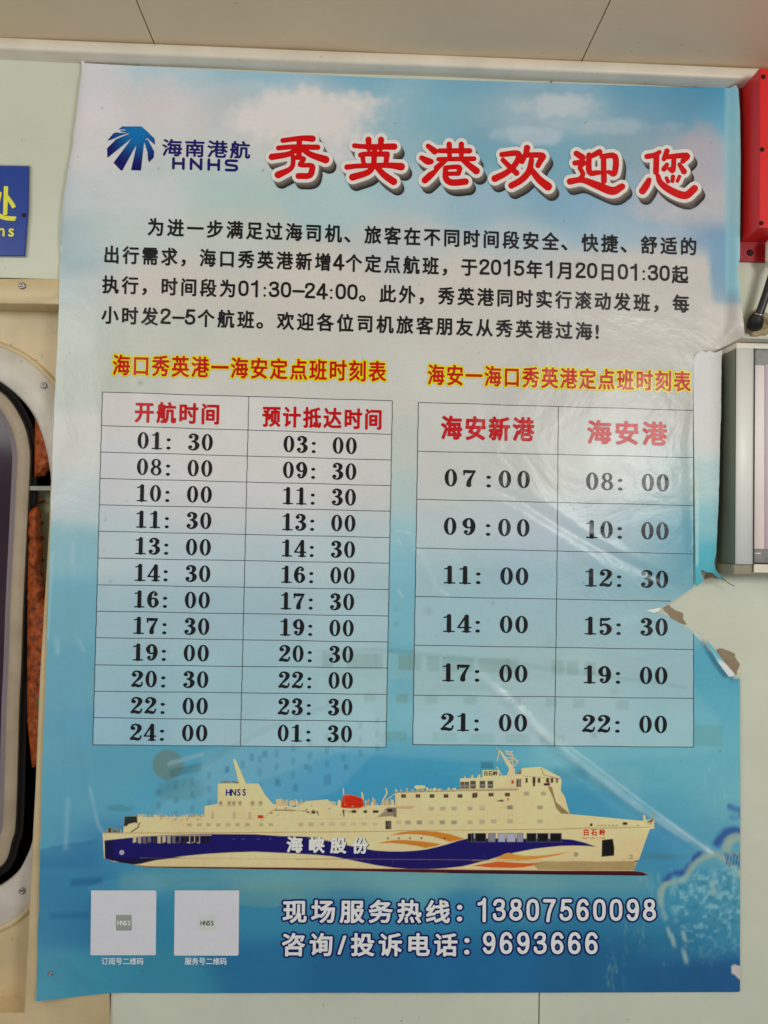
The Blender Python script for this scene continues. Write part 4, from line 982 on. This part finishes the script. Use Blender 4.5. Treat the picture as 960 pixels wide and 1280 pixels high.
# portholes and ro-ro openings
for i in range(16):
    x = 212+i*19.6; cc = [(200,186,150),(60,54,50),(120,112,110),(170,160,140)][(i*7+i//3)%4] if i<14 else (22,20,30); paint(z1([(x,400+max(0,i-9)*-.2),(x+13,400),(x+13,430 if i%3 else 424),(x,428)]),cc)
for i in range(9,16): x = 212+i*19.6; rct(100+(x+4)/3.2,920+412/3.2,3.4,7.5,(26,24,34))
ln(z1([(210,399),(525,397)]),.8,(214,196,158))
for x0_,x1_,cc in ((858,885,(22,20,26)),(897,950,(20,20,26))): rct(370+(x0_+x1_)/8,920+508/4,(x1_-x0_)/4,10.6,(80,78,90)); rct(370+(x0_+x1_)/8,920+508/4,(x1_-x0_)/4-1,9.6,cc)
for x0_,x1_,cc in ((0,8,(20,20,26)),(17,68,(20,20,26)),(83,115,(140,140,148)),(132,165,(172,176,190)),(175,216,(172,176,190)),(226,254,(150,152,164)),(275,320,(22,22,28)),(328,380,(22,22,28)),(392,446,(22,22,28))):
    rct(590+(x0_+x1_)/8,920+508/4,(x1_-x0_)/4+1.4,11.4,(96,96,118)); rct(590+(x0_+x1_)/8,920+508/4,(x1_-x0_)/4,10.2,cc)
for x in (460,515,570,627,743): rct(370+x/4,920+511/4,2,2,(40,34,50))
for x in (615,653,712,762): rct(100+x/3.2,920+412/3.2,3,1.6,(70,70,150))
def disc(cx,cy,r,col): paint([(cx+r*math.cos(t*.7854),cy+r*math.sin(t*.7854)) for t in range(8)],col)
disc(152.2,1065.6,3,(196,196,200)); disc(152.2,1065.6,1.6,(60,56,90)); disc(152.2,1065.6,.8,(200,200,205)); disc(720,1068,2.8,(80,72,66)); disc(720,1068,1.9,CREAM); disc(720,1068,.9,(80,72,66))
paint(z3([(650,520),(704,514),(712,560),(710,598),(648,604)]),(26,24,22)); ln(z3([(788,598),(800,595),(800,612),(786,612)]),.7,(90,78,60)); ln(z3([(815,627),(828,624)]),1.4,(60,50,44))
rct(590+765/4,920+438/4,5.6,3.4,(60,52,46)); rct(590+596/4,920+444/4,3.2,3.4,(70,60,52))
for x in (632,650,668,686,704,722,830): rct(590+x/4,920+447/4,2.6,1.0,(120,104,80))
ln(z3([(460,462),(600,456),(880,456)]),.8,(196,172,128)); ln(z3([(860,400),(866,425)]),3,CREAM,True); ln(z3([(915,385),(900,420),(890,440)]),1.1,(120,116,110),True); ln(z3([(880,430),(905,420)]),1.6,(80,74,66),True)
# red boot top
RB = [(158,1080),(185,1083),(370,1084.6),(560,1086.8),(700,1088.4),(792,1088.6),(803,1090),(811,1093.5),(806,1094.6),(700,1093.4),(560,1091.5),(370,1087.6),(185,1084.6)]
paint(RB,(92,22,38),ship=True); paint([(560,1089.6),(700,1091),(806,1093),(806,1095),(700,1094),(560,1092)],(56,20,30),.8)
rs = random.Random(31)
for k in range(150):
    x = rs.uniform(172,700); y = rs.uniform(990,1038)
    if rs.random() < .5: ln([(x,y),(x,y+rs.uniform(2,8))],.5,(186,164,122),alpha=rs.uniform(.2,.5))
    else: ln([(x,y),(x+rs.uniform(4,22),y)],.5,(186,164,122),alpha=rs.uniform(.2,.5))
for k in range(70):
    x = rs.uniform(200,790); y = rs.uniform(1066,1086); ln([(x,y),(x+rs.uniform(-.4,.4),y+rs.uniform(2,6))],.8,(150,112,72),alpha=rs.uniform(.06,.22))
for k in range(40):
    x = rs.uniform(345,495); y = rs.uniform(1003,1020); rct(x,y,rs.uniform(1,3.5),rs.uniform(1,2.6),rs.choice([(120,104,80),(160,140,106),(90,80,66),(206,190,154)]),.7)
for k in range(26):
    x = rs.uniform(176,256); y = rs.uniform(1020,1026); rct(x,y,rs.uniform(1,3),rs.uniform(.8,2),rs.choice([(150,130,96),(180,160,120),(120,100,76)]),.6)
sh = 1-.10*np.clip((SY-1066)/26,0,1)+.05*np.clip((1005-SY)/40,0,1)-.05*np.clip((SX-700)/110,0,1)*np.clip((SY-1040)/40,0,1)
img *= (sh*(1+.07*fbm(SX.ravel(),SY.ravel(),38,19,4).reshape(SX.shape)))[...,None]
# bright grain
img *= (1+.03*fbm(SX.ravel(),SY.ravel(),5,9,2).reshape(SX.shape))[...,None]
def ship_col(px,py):
    fx = np.clip((px-gx[0])/.8,0,len(gx)-1.001); fy = np.clip((py-gy[0])/.8,0,len(gy)-1.001); i=fy.astype(int); j=fx.astype(int); u=(fx-j)[:,None]; v=(fy-i)[:,None]
    return (img[i,j]*(1-u)+img[i,j+1]*u)*(1-v)+(img[i+1,j]*(1-u)+img[i+1,j+1]*u)*v
ship = put('ship_picture', SF, gx[0], gy[0], cell, 1, ship_col, poster, label='printed cream ferry with navy band and orange sweeps')
SLF,ox,oy = text_field('海峡股份',359,1063,459.5,1064.5,20.5,.5,cx=.74)
put('lettering_shadow', SLF-.95, ox+.9, oy+.5, .5, 2, (30,26,84), ship)
put('ship_lettering', SLF-.80, ox, oy, .5, 3, (222,218,212), ship)
text('funnel_lettering','HNSS',282.5,994.5,307,994.5,11.6,.3,(40,44,132),ship,layer=2,cell=.4,pad=2,adv_d=.7,strokes=False)
text('bow_lettering','白石岭',730,1043.5,756.5,1043.5,8.8,.25,(206,48,34),ship,layer=2,cell=.4,pad=2,gap=.3)
text('bow_lettering','BAI SHI LING',729,1048.5,756.5,1048.5,2.8,.06,(206,120,90),ship,layer=2,cell=.35,pad=2,strokes=False)
text('bridge_lettering','白石岭',605,969,622,969,6.8,.15,(60,46,36),ship,layer=2,cell=.4,pad=2)

# ------------------------------------------------------------------ screws
def dome(name, px, py, d, r, mat, parent, slot=True, dirt=None):
    c0 = W(px,py,d); V=[]; n=20
    prof = [(1.0,0),(.96,.28),(.75,.48),(.45,.60),(.40,.34),(.0,.34)] if slot else [(1.0,0),(.9,.3),(.6,.5),(.3,.58),(0,.6)]
    for rr,h in prof:
        for k in range(n): t = 2*math.pi*k/n; V.append((c0[0]+rr*r*math.cos(t), c0[1]-h*r, c0[2]+rr*r*math.sin(t)))
    P = [(i*n+k,i*n+(k+1)%n,(i+1)*n+(k+1)%n,(i+1)*n+k) for i in range(len(prof)-1) for k in range(n)]
    return link(name, V, [np.array(P)], mat, parent)
dome('pin', 63,1217, float(relief(np.array([63.]),np.array([1217.]))[0])+.0002, .0028, steel_m, poster)

# ------------------------------------------------------------------ blue sign on the left
def px_box(name, x0,y0,x1,y1, d0, d1, mat, parent=None, bevel=.0006, quad=None, **k):
    q = quad or [(x0,y0),(x1,y0),(x1,y1),(x0,y1)]; a_ = np.array(q,float)
    F = W(a_[:,0],a_[:,1],d1); Bk = F.copy(); Bk[:,1] = -d0
    V = np.concatenate([F,Bk]); P = [np.array([(0,3,2,1),(4,5,6,7),(0,1,5,4),(1,2,6,5),(2,3,7,6),(3,0,4,7)])]
    return link(name, V, P, mat, parent, smooth=False, bevel=bevel, **k)
sign = empty('blue_sign', W(10,320,.004), 'blue sign with yellow character and letters on the wall left of the poster', 'sign')
px_box('sign_plate', 0,0,0,0, .0, .0055, blue_m, sign, quad=[(-170,204),(35.5,207.5),(34.5,262),(30.5,320),(-170,318)], bevel=.0005) if False else None
V = W(np.array([-170,35.5,34.8,30.5,-170.]),np.array([204,207.5,262,319.5,318.]),.0050); B2 = V.copy(); B2[:,1] = -.0015; n = 5
link('sign_plate', np.concatenate([V,B2]), [np.array([[4,3,2,1,0]]),np.array([[5,6,7,8,9]]),np.array([(k,(k+1)%n,n+(k+1)%n,n+k) for k in range(n)])], blue_m, sign, smooth=False, bevel=.0006)
V = W(np.array([-171,37.0,36.0,31.8,-171.]),np.array([203,206.3,262,321.2,319.5]),.0022); B2 = V.copy(); B2[:,1] = -.0002
link('sign_backing', np.concatenate([V,B2]), [np.array([[4,3,2,1,0]]),np.array([(k,(k+1)%n,n+(k+1)%n,n+k) for k in range(n)])], greyedge_m, sign, smooth=False)
def flat_text(name, s, x0,y0,x1,y1,em,bold,mat,parent,d,cell=.6,**kw):
    F,ox,oy = text_field(s,x0,y0,x1,y1,em,cell,grow=bold,**kw); px,py,pl = mesh_field(F-bold,ox,oy,cell); return link(name, W(px,py,d), pl, mat, parent)
flat_text('sign_character','处',-20,270,19.5,272,46,1.0,yellow_m,sign,.0056)
flat_text('sign_lettering','ns',-2.5,295,17,295.5,21,.35,yellow_m,sign,.0056,adv_d=.6,strokes=False)
dome('screw', 30,269,.005,.0026,dscrew_m,sign)

# ------------------------------------------------------------------ window on the left
win_o = empty('porthole_window', W(-100,1280,-.01), 'cream framed round-cornered window with a white screwed ring and black gasket, left of the poster', 'window')
def loop_px(P, d):
    P = np.array(P,float); return W(P[:,0],P[:,1],d)
def loft(name, loops, mat, parent, smooth=True, flip=False, cap=False):
    n = len(loops[0]); V = np.concatenate(loops); P = np.array([(i*n+k,i*n+(k+1)%n,(i+1)*n+(k+1)%n,(i+1)*n+k) for i in range(len(loops)-1) for k in range(n)])
    if flip: P = P[:, ::-1]
    pl = [P]
    if cap: pl.append(np.array([[(len(loops)-1)*n+k for k in range(n)]][:: 1]))
    return link(name, V, pl, mat, parent, smooth=smooth)
# flange: recess opening edge (px at depth +4 mm); outer edge hidden by poster on the right
FD = .0040
inn = [(-330,372),(75.6,379),(64.6,610),(31,1268),(-330,1264)]
ou_ = [(-400,343),(133,349),(140,620),(139,1300),(-400,1296)]
ou_ = [(-400,344),(126,349.5),(128,620),(138,1320),(-400,1320)]
def lp(P,d,off=0): return loop_px(P,d)
def shrink(P, s): P = np.array(P,float); c_ = P.mean(0); return c_+(P-c_)*s
def dens(P, n=14):
    P = np.array(P,float); out=[]
    for i in range(len(P)):
        for t in np.arange(n)/n: out.append(P[i]*(1-t)+P[(i+1)%len(P)]*t)
    return np.array(out)
oD, iD = dens(ou_), dens(inn)
wob = lambda P,a_: P+np.stack([a_*fbm(P[:,0],P[:,1],60,5,3),a_*fbm(P[:,0],P[:,1],50,9,3)],1)
iD = wob(iD,1.2)
cen = np.array([-130,820.]); dirn = lambda P,s: P+(cen-P)/np.linalg.norm(cen-P,axis=1)[:,None]*s
rec = dirn(iD,3.5)
loft('window_surround', [lp(wob(oD,.8),-.001),lp(wob(oD,.8),FD-.0008),lp(dirn(oD,1.2),FD),lp(iD,FD),lp(dirn(iD,1.2),FD-.0006),lp(dirn(iD,2.0),FD-.002)], cream_m, win_o, flip=True)
# recess walls + floor
RD = -.030
rl = loop_px(dirn(iD,2.0),FD-.002); rb = rl.copy(); rb[:,1] = -RD; top_in = rb.copy()
rc = np.array([cen]); 
# floor ring meets the window ring opening
def closed(Pr): # right half points top->bottom, mirrored far left
    return Pr
INNER = [(-300,600),(-270,510),(-200,462),(-120,447),(-60,452),(-28,461),(0,475),(26,496),(43,517),(53,541),(60,566),(64,592),(66,625),(65,700),(62,780),(58,870),(54,950),(50,1005),(43,1053),(27,1087),(0,1112),(-60,1124),(-160,1122),(-250,1105),(-300,1030),(-305,800)]
OUTER = [(-345,570),(-300,470),(-200,420),(-110,410),(-50,418),(0,433),(30,447),(53,466),(72,488),(86,520),(94,560),(98,620),(97,700),(94,780),(90,870),(86,950),(80,1010),(66,1080),(38,1130),(0,1159),(-60,1172),(-160,1170),(-275,1150),(-340,1040),(-345,800)]
IC = catmull(INNER,8,True); OC = catmull(OUTER,8,True)
RINGD = -.010
loft('recess_wall', [rl, rb], cream_m, win_o, smooth=True, flip=True)
# recess floor: marching squares with a hole
A,B_ = np.meshgrid(np.arange(-420,170,5.),np.arange(330,1330,5.)); Fh = np.maximum(poly_sdf(A,B_,[[(-415,335),(160,335),(160,1325),(-415,1325)]]), -poly_sdf(A,B_,[IC]))
px,py,pl = mesh_field(Fh,-420,330,5.); link('recess_floor', W(px,py,RD+.0002), pl, cream_m, win_o)
sD = RD
def inset(P, s):
    T = np.roll(P,-1,0)-np.roll(P,1,0); N = np.stack([-T[:,1],T[:,0]],1); N /= np.linalg.norm(N,axis=1)[:,None]+1e-9
    sg = 1 if np.sum((P.mean(0)-P)*N) > 0 else -1
    return P+sg*N*s
o2 = lambda s: inset(OC,s)
i2 = lambda s: inset(IC,s)
# cream sealant bead round the ring, then the ring
loft('sealant_bead', [lp(o2(-6),RD),lp(o2(-5),RD+.003),lp(o2(-2),RD+.0042),lp(o2(1),RD+.003),lp(o2(2),RD)], cream_m, win_o, flip=True)
loft('window_ring', [lp(o2(0),RD),lp(o2(0.5),RD+.0030),lp(o2(2),RD+.004),lp(i2(-2),RD+.004),lp(i2(0),RD+.0032),lp(i2(.6),RD+.001),lp(i2(.8),RD-.03)], ring_m, win_o, flip=True)
for x,y in ((55,482),(28,1113.5)): dome('screw', x,y,RD+.0042,.0042,steel_m,win_o)
dome('screw', 28,357.5,FD,.0045,steel_m,win_o)
# gasket, sash, bevel and pane
SOUT = [(-280,620),(-250,530),(-190,474),(-120,455),(-60,462),(-22,475),(0,489),(13,501),(24,518),(32.5,537),(36.8,557),(38,575),(36,620),(32.5,694),(29.5,755),(27,832),(24.6,881),(22.5,960),(20,1028),(15.6,1050),(0,1084),(-60,1098),(-150,1100),(-240,1090),(-290,1040),(-295,800)]
SC = catmull(SOUT,8,True); s2 = lambda s: inset(SC,s)
SD = RD-.020
loft('gasket', [lp(s2(-11),SD-.03),lp(s2(-10.5),SD-.012),lp(s2(-8),SD-.008),lp(s2(-4),SD-.010),lp(s2(-3),SD-.004),lp(s2(0),SD-.001),lp(s2(1),SD-.004)], rubber_m, win_o, flip=True)
loft('sash', [lp(s2(0),SD-.004),lp(s2(.3),SD+.001),lp(s2(1.5),SD+.002),lp(s2(15),SD+.002),lp(s2(16.5),SD+.0005)], sash_m, win_o, flip=True)
loft('glazing_bevel', [lp(s2(16.5),SD+.0005),lp(s2(19),SD-.003),lp(s2(23),SD-.008)], bevel_m, win_o, flip=True)
V = lp(s2(22.5),SD-.0075); link('pane', V, [np.array([list(range(len(V)))[::-1]])], glass_m, win_o, smooth=False)
# dark cavity behind
bx0 = X_(-420,700,-.1)
V=[]; 
cx0,cx1,cz0,cz1 = X_(-420,700), X_(118,700), Z_(0,1318), Z_(0,352)
box('cavity_back', cx0, cx1, .155, .16, cz0, cz1, dark_m, win_o, bevel=0)
box('cavity_side', cx0, cx0+.003, .034, .155, cz0, cz1, dark_m, win_o, bevel=0)
box('cavity_side', cx1-.003, cx1, .034, .155, cz0, cz1, dark_m, win_o, bevel=0)
box('cavity_side', cx0+.003, cx1-.003, .034, .155, cz0, cz0+.003, dark_m, win_o, bevel=0)
box('cavity_side', cx0+.003, cx1-.003, .034, .155, cz1-.003, cz1, dark_m, win_o, bevel=0)
xl_ = float(W(-400,344)[0])
box('wall_panel', -1.6, xl_-.001, 0, .01, -1.1, ZT-.0014, wall_m, wall, bevel=.0008)
box('wall_panel', xl_+.0004, XS1-g, 0, .01, -1.1, Z_(138,1320)-.001, wall_m, wall, bevel=.0008)
# things seen through the gap
HD = -.055
def lump(name, pts, d, mat, label, cat, seed):
    pts = np.array(pts,float); cc = W(pts[:,0].mean(),pts[:,1].max(),d)
    x0,y0 = pts.min(0)-3; x1,y1 = pts.max(0)+3; A,B = np.meshgrid(np.arange(x0,x1,1.2),np.arange(y0,y1,1.2)); F = poly_sdf(A,B,[pts]); px,py,pl = mesh_field(F,x0,y0,1.2)
    sd = poly_sdf(px,py,[pts]); V = W(px,py,d+.012*(1-np.exp(sd/6))+.004*fbm(px,py,9,seed,3)); n_ = len(V)
    Bk = W(px,py,d-.02*(1-np.exp(sd/6))); V2 = np.concatenate([V,Bk]); o = link(name, V2, pl+[p[:, ::-1]+n_ for p in pl], mat, None, loc=cc)
    meta(o,label,cat); return o
lump('orange_cloth', [(44,505),(70,505),(76,560),(72,586),(60,588),(56,595),(43,596)], HD, orange_m, 'crumpled rust-orange cloth at the top of the gap beside the window', 'cloth', 2)
lump('orange_bundle', [(34,640),(46,632),(51,640),(50,665),(54,690),(50,712),(55,735),(56,748),(68,752),(66,870),(60,880),(56,955),(40,960),(34,900)], HD, orange_m, 'long orange fabric bundle with curled cords below the ledge beside the window', 'bundle', 3)
lump('green_rag', [(47,871),(53,869),(60,876),(58,890),(49,892),(46,882)], HD+.016, green_m, 'small green rag lying against the orange bundle', 'rag', 4)
b1 = px_box('pale_board', 30,614,85,800, HD-.03, HD-.022, pap_m, None, loc=W(60,800,HD-.03)); meta(b1,'pale olive board standing behind the orange bundle under the ledge','board')
b2 = px_box('grey_ledge', 30,607.5,85,613, HD-.03, HD+.004, mat_plain('ledge_paint',(150,154,144),.5), None, loc=W(60,613,HD-.03)); meta(b2,'narrow pale grey ledge across the window gap between cloth and bundle','ledge')
cord = empty('curled_cord', W(52,740,HD), 'orange looped cord hanging over the pale board beside the window', 'cord')
rs = random.Random(12)
cp = [(45+4*math.sin(k*1.9)+ (k%2)*6+rs.uniform(-1,1), 622+k*4.6) for k in range(27)]
Q = catmull(cp,4); tube('cord_line', W(Q[:,0],Q[:,1],HD-.014+.004*np.sin(np.arange(len(Q))*.9)), .0011, orange_m, cord, 6)

rstrip = px_box('red_strip', 0,0,0,0, -.0215, .0, red_m, None, quad=[(1,1274),(5,1271.5),(14,1290),(8,1294)], loc=W(8,1290,0)); meta(rstrip,'small red strip at the bottom left corner on the cream window surround','strip')

# ------------------------------------------------------------------ red box on the right
al = empty('red_alarm_box', W(940,327,0), 'red metal box with dark screws mounted high on the wall right of the poster', 'alarm box')
XB = X_(924.5,200); ZB0 = Z_(925,303.5); ZB1 = Z_(925,113)
dB = DIST*(1-XB/X_(949,200)); 
box('housing', XB, XB+.16, -dB, -.004, ZB0, ZB1, red_m, al, bevel=.0016)
box('base_flange', XB-.002, XB+.17, -.004, 0, Z_(925,328), ZB1+.006, mat_plain('red_flange_enamel',(150,18,26),.45,var=.1,vscale=30), al, bevel=.0008)
for x,y in ((954,96),(952.5,187),(951.5,279)): dome('screw', x,y,dB,.0028,dscrew_m,al)
dome('screw', 937.5,316,.004,.0042,dscrew_m,al)
co = empty('cable_connector', W(962,330,.02), 'rounded cream plastic connector under the red box at the right edge', 'connector')
tube('connector_body', W(np.array([966,966,966,966]),np.array([298,303,322,334]),.022), [.004,.0085,.0088,.006], white_m, co, 20)
tube('connector_nut', W(np.array([966,966]),np.array([322,328]),.022), .0098, white_m, co, 6)
# cable into a sealed hole
cb = empty('black_cable', W(946,415,0), 'black cable entering a putty sealed hole in the wall between red box and aluminium frame', 'cable')
Q = catmull([(972,322),(965,345),(957,370),(950,390),(946,400)],6)
tube('cable_line', W(Q[:,0],Q[:,1],np.linspace(.028,.018,len(Q))), .0052, black_m, cb, 14)
Q = np.array([(947.5,392),(945.5,398),(944.5,402),(943.5,407)]); tube('cable_end', W(Q[:,0],Q[:,1],np.array([.019,.018,.016,.010])), [.0058,.0092,.0098,.0096], rubber_m, cb, 18)
Q = np.array([(949.5,391),(944,397.0)]); 
tube('clamp_ring', W(np.array([947.5,946.8]),np.array([394.6,397]),.0182), .0078, steel_m, cb, 18)
# putty collar
th = np.linspace(0,2*math.pi,40,endpoint=False); rsn = 1+.10*np.sin(3*th+1)+.06*np.sin(7*th)
def ringp(r): return np.stack([950+r*rsn*np.cos(th), 404+r*1.0*rsn*np.sin(th)],1)
loft('putty_collar', [lp(ringp(17.5),0),lp(ringp(16.5),.003),lp(ringp(13.5),.005),lp(ringp(10),.004),lp(ringp(8),.001),lp(ringp(1),.0008)], putty_m, cb, flip=False)

# ------------------------------------------------------------------ aluminium frame at the right edge
fr = empty('aluminium_display_frame', W(950,715,0), 'brushed aluminium display case holding a pale print at the right edge of the photo', 'display frame')
XF = X_(896,600); dF = DIST*(1-XF/X_(919.5,600))
z0f = Z_(920,705,dF); z1f = Z_(925,435,dF)
box('side_panel', XF, XF+.0025, -dF+.002, 0, z0f, z1f, alus_m, fr, bevel=.0004)
# front rail with a rounded profile
xr0 = X_(919.5,600,dF); xr1 = X_(941.5,600,dF)
pr = [(0,0),(0.03,.0012),(.15,.0022),(.35,.003),(.6,.0026),(.85,.0012),(1,0),(1,-.004)]
V=[]; 
for z in (z0f,z1f):
    for t,h in pr: V.append((xr0+(xr1-xr0)*t,-dF-h,z))
m = len(pr); Pq = [(k,k+1,m+k+1,m+k) for k in range(m-1)]
link('front_rail', V, [np.array(Pq), np.array([list(range(m))[::-1]]), np.array([list(range(m,2*m))])], alu_m, fr, smooth=True, bevel=0)
box('black_gasket', xr1, xr1+.0016, -dF-.0005, -.01, z0f, z1f, rubber_m, fr, bevel=0)
box('bottom_rail', xr1+.0016, xr1+.22, -dF, -.002, z0f-.010, z0f+.0004, trim_m, fr, bevel=.0008)
box('black_lip', xr1+.0016, xr1+.22, -dF-.0008, -.004, z0f+.0006, z0f+.0022, rubber_m, fr, bevel=0)
box('corner_cap', xr0-.003, xr1-.0006, -dF-.001, -.004, z0f-.0135, z0f-.0003, cap_m, fr, bevel=.002)
box('print_sheet', xr1+.0018, xr1+.22, -dF+.006, -dF+.009, z0f, z1f, inner_print_m, fr, bevel=0)
box('print_band', xr1+.0018, xr1+.22, -dF+.0052, -dF+.006, Z_(950,455,dF), z1f, inner_dark_m, fr, bevel=0)
box('print_band', xr1+.0018, xr1+.22, -dF+.0052, -dF+.006, z0f+.0025, Z_(950,686,dF), inner_dark_m, fr, bevel=0)
flat_text('print_lettering','www',943.5,692.6,951,692.8,4.6,.1,white_m,fr,dF-.0048,cell=.4,pad=1)
px_box('print_stripe', 956.5,456,961,686, dF-.0056, dF-.005, mat_plain('lilac_print',(165,150,160),.3), fr, bevel=0)
# cap plate overhanging at the top
dC = .066; zc = Z_(930,423.0,dC)
V = []
top_m = mat_plain('grey_lid',(176,170,158),.4,var=.04)
box('lid', X_(897,443), XF+.3, -dC, 0, zc, zc+.0025, top_m, fr, bevel=.0006)
box('top_rail', XF+.0005, XF+.28, -dF+.0005, -.003, z1f, zc-.0005, trim_m, fr, bevel=.0006)
